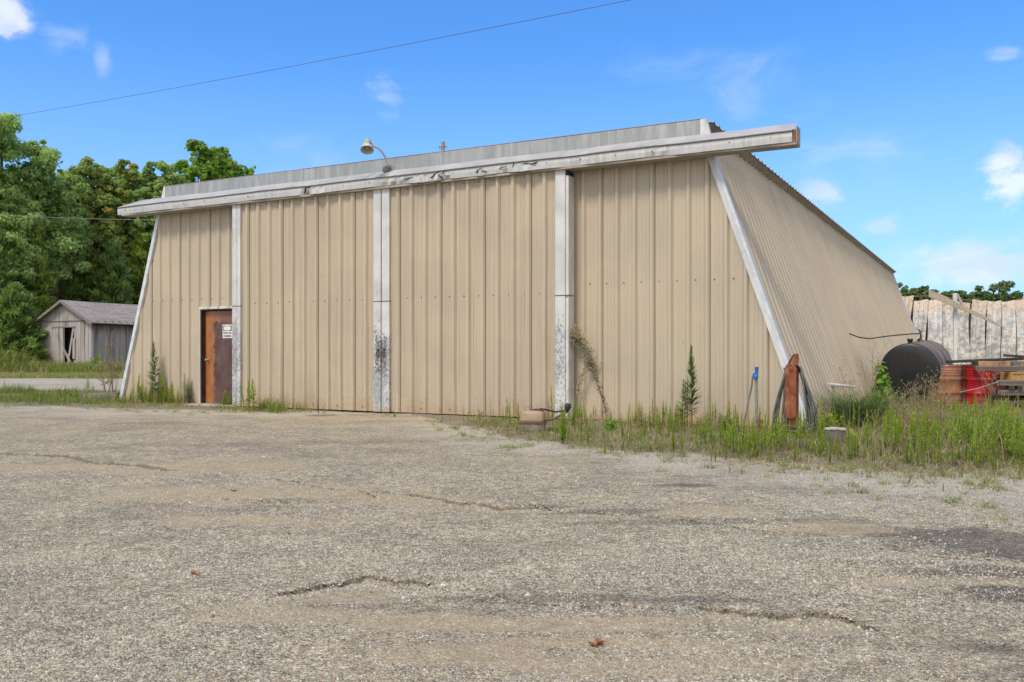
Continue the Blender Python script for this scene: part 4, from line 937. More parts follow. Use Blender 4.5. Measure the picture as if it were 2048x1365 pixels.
# ------------------------------------------------------------------ rusty hose post, hoses, hydrant
def build_hosepost():
    gx, gy = GP(1584, 872); P_ = empty('hose_post', (gx, gy, 0), -.12); tag(P_, 'rusty orange steel post with a red-brown plate that holds hoses', 'post')
    s = gy / FPX; Hh = CAMH + (HOR - 708) * s
    def w(px, py): return ((px - 1584) * s, CAMH + (HOR - py) * s)      # local x,z
    r = .090
    q = MB(); n = 20; vs = []
    for z_ in (0, 1):
        for k in range(n):
            a = 2 * math.pi * k / n; x, y = r * math.cos(a), r * math.sin(a) * .9
            z = -.02 if z_ == 0 else Hh - .0 - .17 * sst(np.array((r * .55 - x) / (r * 1.5)), 0, 1)
            vs.append((x, y, float(z)))
    fs = [(k, (k + 1) % n, n + (k + 1) % n, n + k) for k in range(n)]
    q.add(vs, fs, 0, None, True)
    q.add([(x * .88, y * .88, z) for x, y, z in vs], [tuple(reversed(f)) for f in fs], 1, None, True)
    q.add([vs[n + k] for k in range(n)] + [(vs[n + k][0] * .88, vs[n + k][1] * .88, vs[n + k][2]) for k in range(n)], [(k, (k + 1) % n, n + (k + 1) % n, n + k) for k in range(n)], 1)
    q.build('pipe', [M_rust, M_jamb], P_)
    x0, z0 = w(1563, 835); x1, z1 = w(1586, 727); pw = .078
    poly = []
    for t in np.linspace(0, math.pi, 9): poly.append((-.04 + pw * math.cos(t), z1 - .085 + .085 * math.sin(t)))
    for t in ((-1, .05), (-.75, .005), (-.2, -.02), (.3, -.02), (.85, .005), (1, .05)): poly.append((-.04 + pw * t[0], z0 + t[1]))
    q = MB(); q.prism(poly, -.135, -.098)
    q.lathe([(.028, 0), (.03, .01), (.02, .014)], 14, M=Matrix.Translation((-.035, -.135, z1 - .08)) @ Matrix.Rotation(R(90), 4, 'X'))
    q.build('plate', M_rustred, P_, .012)
    MB().box(-.05, .05, -.1, .0, z0 + .1, z0 + .2).build('plate_bracket', M_rust, P_)
    q = MB(); q.tube([(-.115, .0, .925), (.115, .0, .925)], .018, 8); q.build('hanger_rod', M_rust, P_)
    # hoses
    H = empty('rubber_hose', (gx, gy, 0), -.12); tag(H, 'grey rubber hose hung in long loops over the rusty post', 'hose')
    m = mottled((.075, .08, .075), (.135, .14, .13), 8, .5, bump=.1); rr = random.Random(2); q = MB()
    top = .935
    loops = [(-.20, .235, .10), (-.15, .28, .02), (-.26, .20, -.02), (-.12, .30, .13), (-.23, .26, .07), (-.28, .17, .0)]
    for i, (xl, xr, zb) in enumerate(loops):
        pts = []
        y0 = -.03 - .028 * (i % 3); y1 = .02 - .02 * i
        for t in np.linspace(0, 1, 27):
            a = t * 2 * math.pi
            # teardrop: narrow at the top where it hangs over the rod
            z = top - (top - max(zb, .015)) * (1 - math.cos(a)) / 2
            wdt = math.sin(a / 2) ** 1.15
            x = (xl if t < .5 else xr) * math.sqrt(max(0, math.sin(a) ** 2)) ** .75 if False else 0
            k = math.sin(min(a, 2 * math.pi - a) / 2)
            half = (.092 + .0 * k)
            sidex = xl if t < .5 else xr
            up = 1 - k
            x = (-1 if t < .5 else 1) * 0
            # side position grows from post edge to loop width then closes at the bottom
            kk = min(t, 1 - t) * 2
            prof = (kk / .12) if kk < .12 else 1
            wid = (.10 + (abs(sidex) - .10) * sst(np.array(kk), .1, .72)) * (1 if kk < .80 else math.cos((kk - .8) / .2 * math.pi / 2) ** .6)
            x = math.copysign(float(wid) * prof, sidex)
            pts.append((x + rr.uniform(-.004, .004), y0 + (y1 - y0) * t + (-.03 if 0.1 < t < .9 else -.0) - .05 * math.sin(math.pi * t), z + .012 * i * (1 - kk)))
        q.tube(pts, .0125, 8)
    q.tube([(-.28, -.08, .10), (-.22, -.12, .03), (-.08, -.2, .015), (.1, -.16, .02), (.25, -.05, .015), (.45, .05, .02), (.62, .10, .02)], .0125, 8)
    q.build('hose_coil', m, H)
    # yard hydrant
    hx, hy = GP(1512, 866); s2 = hy / FPX; Y_ = empty('yard_hydrant', (hx, hy, 0)); tag(Y_, 'blue-headed yard hydrant on a grey pipe before the tan wall', 'hydrant')
    zt_ = CAMH + (HOR - 757) * s2
    q = MB(); q.tube([(0, 0, -.03), (.008, 0, zt_ * .5), (0.004, 0, zt_)], .019, 10); q.build('standpipe', mottled((.22, .22, .19), (.32, .32, .29), 9, .6, .3), Y_)
    bl = mottled((.015, .12, .34), (.02, .16, .42), 10, .5)
    q = MB(); q.lathe([(.03, 0), (.034, .03), (.030, .06), (.02, .07)], 14, M=Matrix.Translation((0, 0, zt_ - .01))); q.box(-.055, .01, -.02, .02, zt_ + .0, zt_ + .045); q.box(-.012, .030, -.022, .022, zt_ + .055, zt_ + .155); q.build('hydrant_head', bl, Y_, .008)
    q = MB(); q.box(-.014, .034, -.028, .028, zt_ + .125, zt_ + .165); q.box(-.045, -.01, -.012, .012, zt_ + .04, zt_ + .075); q.build('lever', bl, Y_, .006)
    q = MB(); q.lathe([(.024, 0), (.024, .03)], 10, M=Matrix.Translation((0, 0, zt_ - .035))); q.build('collar', M_screw, Y_)
    e_ = GP(1484, 872)
    q = MB(); q.tube([(-.05, 0, zt_ + .01), (-.065, -.01, zt_ - .12), (-.13, -.06, zt_ * .55), (e_[0] - hx, e_[1] - hy, .02)], .013, 8); q.build('drain_hose', m, Y_)
    bx = GP(1521, 858); o = MB().box(-.035, .035, -.03, .03, 0, .14).build('rusty_bracket', M_rustred, None, .004); o.location = (bx[0], bx[1], 0); tag(o, 'small rusty steel stub beside the hydrant foot', 'bracket')
build_hosepost()

# white plastic pipe poking out of the side wall
def SW(px, py, off=0.0):                 # point of the slanted side wall seen at a photo pixel, off metres in front
    n_ = Vector((cT * nx, -sT * nx, nzv)); p0 = BW(UR0, 0, 0) + n_ * off; o_ = Vector((0, 0, CAMH)); d_ = Vector(((px - 1024) / FPX, 1, (HOR - py) / FPX)); return o_ + d_ * ((p0 - o_).dot(n_) / d_.dot(n_))
a = SW(1651, 769, -.03); b = WP(1707, 774, (SW(1707, 774).y + a.y) / 2 - .25)
q = MB(); q.tube([Vector((0, 0, 0)), b - a], .031, 14); q.tube([b - a, (b - a) * 1.001 + Vector((.0, -.002, 0))], .033, 14); o = q.build('plastic_pipe', mottled((.80, .77, .70), (.72, .69, .62), 8, .4, c2=(.35, .3, .25), s2=16, lo2=.6, hi2=.7)); o.location = a
tag(o, 'short white plastic pipe sticking out of the slanted side wall', 'pipe')

# concrete block
bx = GP(1671, 893); C_ = empty('concrete_block', (bx[0], bx[1], 0), .5); tag(C_, 'weathered grey block lying in the weeds right of the hose post', 'block')
MB().box(-.08, .08, -.10, .10, -.01, .195, jit=.008).build('block_body', wood_mat((.12, .105, .09), (.2, .18, .155), axis='x'), C_, .01)
MB().box(-.084, .084, -.104, .104, .197, .225, jit=.008).build('block_top', mottled((.52, .47, .42), (.40, .35, .31), 9, .9, bump=.6, c2=(.2, .17, .15), s2=24), C_, .008)

# rusty engine tank on the ground by the right door post
def build_small_tank():
    gx, gy = GP(1066, 866); s = gy / FPX; T = empty('metal_canister', (gx, gy, 0), -.25); tag(T, 'rounded rusty two-tone metal canister lying against the right door post', 'canister')
    w_, d_ = 27 * s, .14
    def shell(z0, z1, k0, k1, n=28, m=6, flip=1):
        vs = []; prof = []
        for j in range(m + 1):
            t = j / m; prof.append((t, k0 + (k1 - k0) * (math.sin(t * math.pi / 2) if flip > 0 else 1 - math.cos(t * math.pi / 2))))
        return prof
    def sup(a, w, d, e=.55): return (w * math.copysign(abs(math.cos(a)) ** e, math.cos(a)), d * math.copysign(abs(math.sin(a)) ** e, math.sin(a)))
    def body(zs, ks, m, nm):
        n = 36; vs = []; q = MB()
        for z, k in zip(zs, ks):
            for i in range(n): x, y = sup(2 * math.pi * i / n, w_ * k, d_ * k); vs.append((x, y, z))
        fs = [(j * n + i, j * n + (i + 1) % n, (j + 1) * n + (i + 1) % n, (j + 1) * n + i) for j in range(len(zs) - 1) for i in range(n)] + [tuple(range(n - 1, -1, -1)), tuple((len(zs) - 1) * n + i for i in range(n))]
        q.add(vs, fs, 0, None, True); q.build(nm, m, T)
    h1 = 20 * s; h2 = 45 * s
    body([0, .012, .035, h1 - .01, h1], [.72, .84, .90, .95, .955], mottled((.20, .17, .13), (.28, .24, .19), 9, .7, bump=.3, c2=(.14, .1, .07), s2=16), 'lower_shell')
    body([h1 + .001, h1 + .010], [1.05, 1.05], M_brown, 'seam_flange')
    body([h1 + .011, h1 + .05, h2 - .05, h2 - .018, h2 - .005, h2], [.955, .95, .90, .82, .70, .45], mottled((.34, .25, .17), (.30, .20, .13), 5, .6, bump=.2, c2=(.30, .13, .06), s2=7), 'upper_shell')
    q = MB(); q.tube([(w_ * .2, .0, h2 - .01), (w_ * .6, -.02, h2 + .025), (w_ * 1.1, .02, h2 + .005), (w_ * 1.6, .05, h2 - .02), (w_ * 2.3, .02, h2 - .005)], .014, 7); q.tube([(-w_ * .2, -.02, h2), (w_ * .3, -.05, h2 + .018), (w_ * .9, -.05, h2 + .005)], .010, 7); q.build('black_tubing', M_black, T)
    q = MB(); q.tube([(w_ * .9, -.03, h2 * .6), (w_ * 1.5, -.05, h2 * .62), (w_ * 2.1, -.02, h2 * .8), (w_ * 2.5, .0, h2 * .95)], .018, 9); q.build('exhaust_pipe', M_brown, T)
    q = MB(); q.lathe([(.02, 0), (.035, .03), (.05, .10), (.03, .14)], 12, M=Matrix.Translation((w_ * 2.45, .02, h2 - .03)) @ Matrix.Rotation(R(18), 4, 'Y')); q.build('rubber_boot', M_black, T)
build_small_tank()
# log / rubble block at the left corner
gx, gy = GP(216, 800); o = MB().box(-.3, .3, -.12, .12, -.02, .17, jit=.015).build('timber_offcut', wood_mat((.14, .125, .10), (.24, .21, .18), axis='x'), None, .012); o.location = (gx, gy, 0); o.rotation_euler = (0, 0, -.1); tag(o, 'old grey timber offcut in the grass at the left corner of the building', 'timber')

# ------------------------------------------------------------------ pole, wires
def build_pole():
    p = WP(886, 704, 55); P_ = empty('utility_pole', (p.x, 55, 0)); tag(P_, 'wooden utility pole whose top shows above the building roof', 'utility pole')
    zt_ = WP(886, 284, 55).z
    MB().tube([(0, 0, 0), (0, 0, zt_)], [.17, .115], 12).build('pole_shaft', mottled((.26, .23, .17), (.34, .30, .23), 6, .9), P_)
    q = MB(); q.tube([(-.25, -.1, zt_ - .32), (.25, -.1, zt_ - .32)], .02, 6); q.tube([(-.25, -.1, zt_ - .42), (.10, -.1, zt_ - .42)], .015, 6); q.build('cross_bar', M_screw, P_)
    for x_ in (-.23, .22):
        q = MB(); q.lathe([(.03, 0), (.045, .03), (.03, .06), (.045, .09), (.02, .12)], 10, M=Matrix.Translation((x_, -.1, zt_ - .38))); q.build('insulator', mat('porcelain', (.3, .28, .26), .4), P_)
build_pole()
def wire(a, b, sag, r, label, m=M_black, n=30):
    q = MB(); a = Vector(a); b = Vector(b); q.tube([(b - a) * (i / n) - Vector((0, 0, sag * 4 * (i / n) * (1 - i / n))) for i in range(n + 1)], r, 5); o = q.build('power_line', m); o.location = a; tag(o, label, 'wire')
wire(WP(-200, 268, 60), WP(1500, -48, 26), .25, .010, 'long dark power line crossing the blue sky', mat('wire', (.10, .09, .08), .7))
wire(WP(-120, 421, 33), BW(-2.5, 3.2, 4.5), .12, .008, 'low service wire running from the trees to the building eave', mat('wire2', (.20, .19, .17), .7))

# ------------------------------------------------------------------ trees
def leaf_cloud(C, N, S, r, up=.35, aspect=.55):
    """rhombic leaves: centres C, facing directions N, sizes S"""
    n = len(C); N = N + r.normal(0, .55, (n, 3)); N[:, 2] += up; N /= np.linalg.norm(N, axis=1)[:, None]
    T = np.cross(N, r.normal(0, 1, (n, 3))); T /= np.linalg.norm(T, axis=1)[:, None] + 1e-9; Bn = np.cross(N, T)
    a = T * S[:, None]; b = Bn * (S * aspect)[:, None]; fold = N * (S * .18)[:, None]
    P = np.stack([C - a, C + b * .9 - a * .1 + fold, C + a, C - b * .9 - a * .1 + fold], 1)
    F = np.arange(n * 4).reshape(n, 4); return P.reshape(-1, 3), F
LM = {}
def lm(key):
    if key not in LM:
        LM[key] = leaf_mat('leaf', *{
            'mid': ((.190, .310, .105), (.500, .680, .270)), 'yellow': ((.180, .270, .080), (.450, .570, .190), (.62, .40, .09)),
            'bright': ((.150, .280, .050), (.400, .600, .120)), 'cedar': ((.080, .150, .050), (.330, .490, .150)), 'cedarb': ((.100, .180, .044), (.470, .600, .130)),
            'far': ((.085, .140, .052), (.200, .290, .100))}[key], **({'trans': .5} if key != 'far' else {}))
    return LM[key]
def clumps(cen, rad, n, r, cr=(.16, .30), bottom=.75):
    d = r.normal(0, 1, (n, 3)); d /= np.linalg.norm(d, axis=1)[:, None]; k = r.random(n) ** .45
    k = np.clip(k, .2, 1); p = d * k[:, None]
    # taper to the top: an ovoid, wider low down
    zz = p[:, 2]; tp = np.where(zz > 0, 1 - .18 * zz ** 2, 1.0); p[:, 0] *= tp; p[:, 1] *= tp; p[:, 2] = np.where(zz < 0, zz * bottom, zz)
    c = np.array(cen) + p * np.array(rad); s = (cr[0] + (cr[1] - cr[0]) * r.random(n)) * min(rad[0], rad[1] * 1.2); return c, s
def tree(name, label, px, top, Y, rpx, key, nleaf=24000, ls=.15, ncl=85, base=.12, group=None, depth=1.0, seed=0, crk=(.15, .34), tall=None):
    nleaf = int(nleaf * 1.4); ls = ls * .80
    r = np.random.default_rng(seed + int(px) + 1000); p = WP(px, top, Y); H = p.z; rx = rpx * Y / FPX
    o = empty(name, (p.x, Y, 0)); tag(o, label, 'tree', group)
    zb = H * base; cz = (H + zb) / 2; rz = (H - zb) / 2
    nm = int(min(120, max(22, 24 * rz / rx))); cc, cs = clumps((0, 0, cz), (rx * .82, rx * .82 * depth, rz * .90), nm, r, (.36, .54)); ncl = nm
    per = 9; ns = nm * per; mi_ = np.repeat(np.arange(nm), per); sd_ = r.normal(0, 1, (ns, 3)); sd_ /= np.linalg.norm(sd_, axis=1)[:, None]; sd_[:, 2] = np.abs(sd_[:, 2] + .25) * np.where(r.random(ns) < .8, 1, -1)
    out_ = cc[mi_] - np.array([0, 0, cz]); out_ /= np.linalg.norm(out_, axis=1)[:, None] + .1; sd_ = sd_ * .8 + out_ * .5
    sc = cc[mi_] + sd_ * cs[mi_][:, None] * (.65 + .5 * r.random((ns, 1))); ss = cs[mi_] * (.20 + .24 * r.random(ns))
    sc[:, 2] = np.minimum(sc[:, 2], H * (.985 - .02 * r.random(ns)))
    idx = r.choice(ns, nleaf, p=ss ** 1.6 / (ss ** 1.6).sum()); d = r.normal(0, 1, (nleaf, 3)); d /= np.linalg.norm(d, axis=1)[:, None]
    C = sc[idx] + d * (ss[idx] * (.25 + .95 * r.random(nleaf)))[:, None] * np.array([1.1, 1.1, .75])
    S = ls * (.55 + .8 * r.random(nleaf)); V, F = leaf_cloud(C, d, S, r)
    cl = r.random(ns); t = np.clip(.35 * cl[idx] + .35 * r.random(nm)[mi_[idx]] + .40 * r.random(nleaf) - .05, 0, 1)
    if key == 'yellow': t = np.where((cl[idx] > .82) & (r.random(nleaf) < .30) & (C[:, 2] > cz * .9), 1.0, np.minimum(t, .85))
    else: t = np.minimum(t, 1)
    mesh_np('crown', V, F, lm(key), o, attrs=dict(tint=np.repeat(t, 4)))
    q = MB(); q.tube([(0, 0, -.1), (.05 * rx, 0, zb), (0, .1, cz), (.05, 0, H * .86)], [H * .022, H * .017, H * .011, H * .003], 8)
    ii = r.choice(ncl, min(12, ncl), replace=False)
    for i in ii[:12]: z0 = zb * .8 + (cz - zb) * r.random() * .9; q.tube([(0, 0, z0), tuple((cc[i] * .5 + np.array([0, 0, z0 * .55]))), tuple(cc[i])], [H * .008, H * .005, H * .002], 5)
    q.build('trunk', M_bark, o); return o
def cedar(label, px, top, Y, rpx, key='cedar', n=26000, seed=0, group=None, ls=.15):
    r = np.random.default_rng(seed + int(px) + 2000); p = WP(px, top, Y); H = p.z; rx = rpx * Y / FPX
    o = empty('cedar_tree', (p.x, Y, 0)); tag(o, label, 'tree', group)
    nb = 170; tz = r.random(nb) ** .85; az = r.random(nb) * 6.283
    ln = rx * (1 - tz) ** .62 * (.72 + .45 * r.random(nb)) + .15; el = .15 + .9 * tz + .2 * r.normal(0, 1, nb)
    bd = np.stack([np.cos(az) * np.cos(el), np.sin(az) * np.cos(el), np.sin(el)], 1); b0 = np.stack([0 * az, 0 * az, .35 + tz * (H - .9)], 1)
    w = ln ** 1.2; w /= w.sum(); idx = r.choice(nb, n, p=w); t = r.random(n) ** .55
    spread = .30 * ln[idx] * (1.1 - t) + .12; C = b0[idx] + bd[idx] * (ln[idx] * t)[:, None] + r.normal(0, 1, (n, 3)) * spread[:, None] * np.array([.55, .55, .40])
    C[:, 2] = np.clip(C[:, 2] - .10 * ln[idx] * t ** 2 * 0, .1, H)
    S = ls * (.7 + .8 * r.random(n)); D = bd[idx] + r.normal(0, .38, (n, 3)); D[:, 2] += .25; D /= np.linalg.norm(D, axis=1)[:, None]
    side = np.cross(D, r.normal(0, 1, (n, 3))); side /= np.linalg.norm(side, axis=1)[:, None] + 1e-9
    P = np.stack([C - D * S[:, None] * .9, C + side * S[:, None] * .30, C + D * S[:, None] * 1.2, C - side * S[:, None] * .30], 1)
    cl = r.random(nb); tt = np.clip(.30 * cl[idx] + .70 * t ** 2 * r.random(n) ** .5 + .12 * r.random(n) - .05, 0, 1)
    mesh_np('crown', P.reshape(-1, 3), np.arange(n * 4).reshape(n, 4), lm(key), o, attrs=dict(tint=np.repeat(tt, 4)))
    q = MB(); q.tube([(0, 0, -.1), (0, 0, H * .5), (0, 0, H * .93)], [H * .02, H * .012, H * .003], 7)
    for i in r.choice(nb, 14, replace=False): q.tube([tuple(b0[i]), tuple(b0[i] + bd[i] * ln[i] * .9)], [H * .005, H * .002], 4)
    q.build('trunk', M_bark, o); return o
GT = 'deciduous trees behind the shed'
tree('leafy_tree', 'tallest leafy tree at the far left of the tree line', 2, 212, 58, 128, 'mid', 60000, .17, 130, .10, GT, seed=1)
tree('leafy_tree', 'leafy tree at the right shoulder of the tallest one', 70, 270, 59.5, 55, 'mid', 24000, .17, 60, .2, GT, seed=12)
tree('leafy_tree', 'pale green tree low between the tall tree and the yellowing one', 108, 340, 61, 62, 'mid', 22000, .17, 90, .35, GT, seed=2)
tree('leafy_tree', 'yellowing tree with orange-brown leaves near its top', 172, 292, 64, 62, 'yellow', 30000, .17, 120, .35, GT, seed=3)
tree('leafy_tree', 'rounded green tree between the yellowing tree and the bright one', 318, 318, 66, 48, 'mid', 22000, .17, 110, .45, GT, seed=4)
tree('leafy_tree', 'bright green tree with open crown above the left roof corner', 402, 281, 70, 50, 'bright', 15000, .20, 80, .5, GT, seed=5, crk=(.18, .34))
tree('leafy_tree', 'bright green tree crown seen just left of the yard lamp', 453, 291, 72, 36, 'bright', 11000, .20, 60, .55, GT, seed=6, crk=(.2, .36))
tree('leafy_tree', 'smallest treetop peeping over the roof edge in the middle of the left', 500, 324, 73, 22, 'bright', 6000, .20, 34, .6, GT, seed=7, crk=(.22, .4))
tree('leafy_tree', 'mid green tree behind the gap above the shed roof', 255, 380, 70, 70, 'mid', 16000, .17, 70, .1, GT, seed=8)
tree('leafy_tree', 'second yellowing tree right beside the first one', 236, 300, 65.5, 52, 'yellow', 24000, .17, 100, .4, GT, seed=9)
tree('leafy_tree', 'low green tree filling the dip left of the bright open-crowned tree', 358, 345, 68, 44, 'mid', 14000, .17, 70, .5, GT, seed=10)
for i, (px, tp, rp_, lab) in enumerate([(60, 330, 70, 'green tree filling the back row behind the tall left tree'), (140, 345, 66, 'green tree in the back row behind the first yellowing tree'), (215, 335, 62, 'green tree in the back row between the two yellowing trees'), (285, 345, 60, 'green tree in the back row behind the rounded green tree'), (345, 362, 55, 'green tree in the back row low behind the roof corner')]):
    tree('leafy_tree', lab, px, tp, 80, rp_, 'mid', 20000, .22, 90, .2, GT, seed=40 + i)
GC = 'dark cedars behind the shed'
for i, (lab, px, tp, Y, rp, k) in enumerate([
    ('dark cedar at the left edge of the photo', -8, 430, 55, 62, 'cedar'), ('yellow-green cedar left of the shed', 62, 445, 58, 66, 'cedarb'),
    ('dark cedar right behind the shed gable', 128, 470, 62, 60, 'cedar'), ('bright-tipped cedar above the shed ridge', 178, 450, 64, 55, 'cedarb'),
    ('dense dark cedar above the shed roof', 226, 470, 62, 58, 'cedar'), ('dark cedar next to the slanted left edge of the building', 283, 452, 65, 60, 'cedarb'),
    ('dark cedar hidden mostly behind the left end of the building', 345, 440, 67, 60, 'cedar'), ('low dark cedar at the foot of the tall leafy tree', 30, 560, 53.5, 62, 'cedar'),
    ('low dark cedar just outside the left edge of the shed', 92, 590, 60, 55, 'cedar'), ('cedar at the far left behind the tall grass', -75, 520, 54, 70, 'cedarb')]):
    cedar(lab, px, tp, Y, rp, k, 24000, i, GC)
GR = 'distant trees behind the ruined wall'
for i, (lab, px, tp, rp) in enumerate([('far tree beside the far end of the building', 1796, 566, 18), ('small far tree with a ragged top right of the building', 1838, 571, 20), ('far treetop over the left wall sheets', 1872, 580, 22),
    ('low far treetop behind the bent beam', 1905, 583, 22), ('biggest domed far tree right of the steel post', 1966, 569, 42), ('far tree left of the domed one', 1930, 590, 24), ('small far tree at the right end of the distant row', 2022, 592, 17), ('low far tree outside the right end of the row', 2070, 604, 26)]):
    tree('distant_tree', lab, px, tp, 150, rp * 1.35, 'far', 7000 if rp < 40 else 15000, .34, 36 if rp < 40 else 60, .45, GR, seed=20 + i, crk=(.2, .36))

# ------------------------------------------------------------------ weeds and grass
M_weed = leaf_mat('weed', (.170, .250, .030), (.440, .560, .075), (.42, .36, .12), .35)
M_weedd = leaf_mat('weed_dark', (.070, .130, .035), (.170, .250, .075), None, .25)
M_stem = mottled((.15, .085, .045), (.11, .12, .04), 20, .8)
M_dry = leaf_mat('dry', (.24, .17, .09), (.56, .46, .27), (.12, .065, .03), .15)
M_grass = leaf_mat('grass', (.130, .180, .030), (.290, .340, .085), (.48, .38, .20), .30)
M_broad = leaf_mat('broad', (.110, .230, .030), (.250, .420, .06), None, .3)

def blades(X, Y, H, W, r, lean=.35, z0=None):
    n = len(X); th = r.random(n) * 6.283; L = lean * (.3 + r.random(n)); dx, dy = np.cos(th), np.sin(th)
    ph = r.random(n) * 6.283; wx, wy = np.cos(ph) * W / 2, np.sin(ph) * W / 2; z0 = gz(X, Y) - .01 if z0 is None else z0
    def lv(t, w):
        cx = X + dx * L * H * t ** 2; cy = Y + dy * L * H * t ** 2; cz = z0 + H * t * (1 - .25 * L * t)
        return np.stack([cx - wx * w, cy - wy * w, cz], 1), np.stack([cx + wx * w, cy + wy * w, cz], 1)
    a0, a1 = lv(0, .8); b0, b1 = lv(.5, 1.0); c0, c1 = lv(1.0, .12)
    V = np.stack([a0, a1, b0, b1, c0, c1], 1).reshape(-1, 3); k = np.arange(n)[:, None] * 6
    F = np.concatenate([k + np.array([0, 1, 3, 2]), k + np.array([2, 3, 5, 4])], 0); return V, F
def stalks(X, Y, H, r, nl=46, ll=.05, bare=.25, rad=1.0, leanv=None, lw=.16, up=.9, z0=None, el0=.45):
    """upright weeds: one thin stem each with narrow leaves all round"""
    n = len(X); lx = r.normal(0, .05, n) if leanv is None else leanv[0]; ly = r.normal(0, .05, n) if leanv is None else leanv[1]
    z0 = gz(X, Y) - .01 if z0 is None else z0
    nl_ = nl; t = bare + (1 - bare) * np.linspace(0, 1, nl_)[None, :] + r.normal(0, .01, (n, nl_)); t = np.clip(t, 0, 1.0)
    base = np.stack([X[:, None] + lx[:, None] * H[:, None] * t, Y[:, None] + ly[:, None] * H[:, None] * t, z0[:, None] + H[:, None] * t], -1)
    az = r.random((n, nl_)) * 6.283; prof = np.clip(1.15 - .85 * (t - bare) / (1 - bare), .25, 1) * np.clip((t - bare) / .08 + .35, 0, 1)
    el = (el0 + up * ((t - bare) / (1 - bare)) ** 1.2) + r.normal(0, .15, (n, nl_)); LL = ll * rad * prof * (.7 + .5 * r.random((n, nl_))) * np.clip(H[:, None] / .45, .5, 1.6)
    D = np.stack([np.cos(az) * np.cos(el), np.sin(az) * np.cos(el), np.sin(el)], -1); S_ = np.stack([-np.sin(az), np.cos(az), 0 * az], -1) * (LL * lw / 2)[..., None]
    tip = base + D * LL[..., None]; mid = base + D * (LL * .45)[..., None]
    V = np.stack([base, mid + S_, tip, mid - S_], 2).reshape(-1, 3); F = np.arange(len(V)).reshape(-1, 4)
    tint = np.repeat(np.clip(.15 + .62 * t + r.normal(0, .08, t.shape) + r.normal(0, .10, (n, 1)), 0, .85).ravel(), 4)
    # stems: three-sided
    sr = .0035 + .004 * np.clip(H, 0, 1); sv = []
    for lv_ in (0, 1):
        for k in range(3):
            a = k * 2.094; rr_ = sr * (1 - .6 * lv_)
            sv.append(np.stack([X + lx * H * lv_ + np.cos(a) * rr_, Y + ly * H * lv_ + np.sin(a) * rr_, z0 + H * lv_ * .98], -1))
    SV = np.stack(sv, 1).reshape(-1, 3); kk = np.arange(n)[:, None] * 6; SF = np.concatenate([kk + np.array([0, 1, 4, 3]), kk + np.array([1, 2, 5, 4]), kk + np.array([2, 0, 3, 5])], 0)
    nv = len(V); V = np.concatenate([V, SV]); F = np.concatenate([F, SF + nv]); mi = np.concatenate([np.zeros(len(F) - len(SF), int), np.ones(len(SF), int)])
    return V, F, mi, np.concatenate([tint, np.full(len(SV), .5)])

r = np.random.default_rng(21)
def sample(n, fx, region, dens):
    X, Y = fx(n); k = region(X, Y) & (r.random(n) < dens(X, Y)); return X[k], Y[k]
def bl(X, Y):                            # building-frame coordinates
    dx, dy = X - OX, Y - OY; return dx * cT - dy * sT, dx * sT + dy * cT
def outside_b(X, Y, m=.0):
    u, v = bl(X, Y); return ~((u > UL0 + m) & (u < UR0 - .25) & (v > .22 - m) & (v < VB)) & ~((u > -.1) & (u < 7.5) & (v > -.1) & (v < .3))
# 1 near overgrown ground on the right: bristly upright weeds (a solid growth nobody could count)
def fxr(n): Y = 7.4 * (30 / 7.4) ** r.random(n); X = Y * (-.05 + .72 * r.random(n)); return X, Y
def depth_r(X, Y): return sst(veg_sd(X, Y), -.1, 1.2)
X, Y = sample(9500, fxr, lambda X, Y: (veg_sd(X, Y) > -.1) & outside_b(X, Y) & (Y < 22), lambda X, Y: np.clip(.8 * depth_r(X, Y) * (.08 + 1.7 * sst(fbm(X * 2.2, Y * 2.2, 3), .42, .66)) * (1 - .55 * sst(Y, 10.6, 12.5) * (X > 3.2)) * np.where(X < 2.2, .55, 1), 0, 1) * np.where(bl(X, Y)[0] < 7.5, .25, 1))
H = (.14 + .26 * r.random(len(X)) ** 1.5) * (.65 + .6 * fbm(X * 1.2 + 9, Y * 1.2, 3)) * (.55 + .5 * depth_r(X, Y)) * (1 + .30 * sst(X / Y, .22, .36) * sst(Y, 8.6, 10) * (1 - .8 * sst(Y, 10.5, 13))); V, F, mi, t = stalks(X, Y, H, r, 60, .070, .28, 1.0, lw=.34, up=1.05)
tag(mesh_np('weeds', V, F, [M_weed, M_stem], mi=mi, attrs=dict(tint=t)), 'dense bright green upright weeds covering the ground right of the lot', 'weeds', kind='stuff')
# 2 grass: right field, left strips, far verge
VS = []; FS = []; TS = []; nb = 0
def add_bl(X, Y, H, W, lean, tint, z0=None):
    global nb
    V, F = blades(X, Y, H, W, r, lean, z0); VS.append(V); FS.append(F + nb); nb += len(V); TS.append(np.repeat(np.clip(tint, 0, 1), 6))
def tufts(X, Y, per, spread, h, w, lean, tb, td=.25):
    n = len(X); k = per; Xc = np.repeat(X, k) + r.normal(0, spread, n * k); Yc = np.repeat(Y, k) + r.normal(0, spread, n * k); hs = np.repeat(.6 + .8 * r.random(n), k)
    add_bl(Xc, Yc, h * hs * (.5 + .7 * r.random(n * k)), w * (.7 + .6 * r.random(n * k)), lean, np.repeat(tb + td * r.normal(0, 1, n), k) + .12 * r.normal(0, 1, n * k))
X, Y = sample(16000, fxr, lambda X, Y: (veg_sd(X, Y) > -.2) & outside_b(X, Y), lambda X, Y: .25 + .75 * depth_r(X, Y)); X, Y = X[:4200], Y[:4200]
tufts(X, Y, 12, .05, .09, .006, 1.0, .45, .35)
X, Y = sample(5000, lambda n: ((r.random(n) * 26 + 5), (r.random(n) * 26 + 16)), lambda X, Y: (veg_sd(X, Y) > 0) & outside_b(X, Y) & (X / Y < .66), lambda X, Y: 1 + 0 * X)
tufts(X, Y, 12, .12, .20, .011, .7, .45, .25)
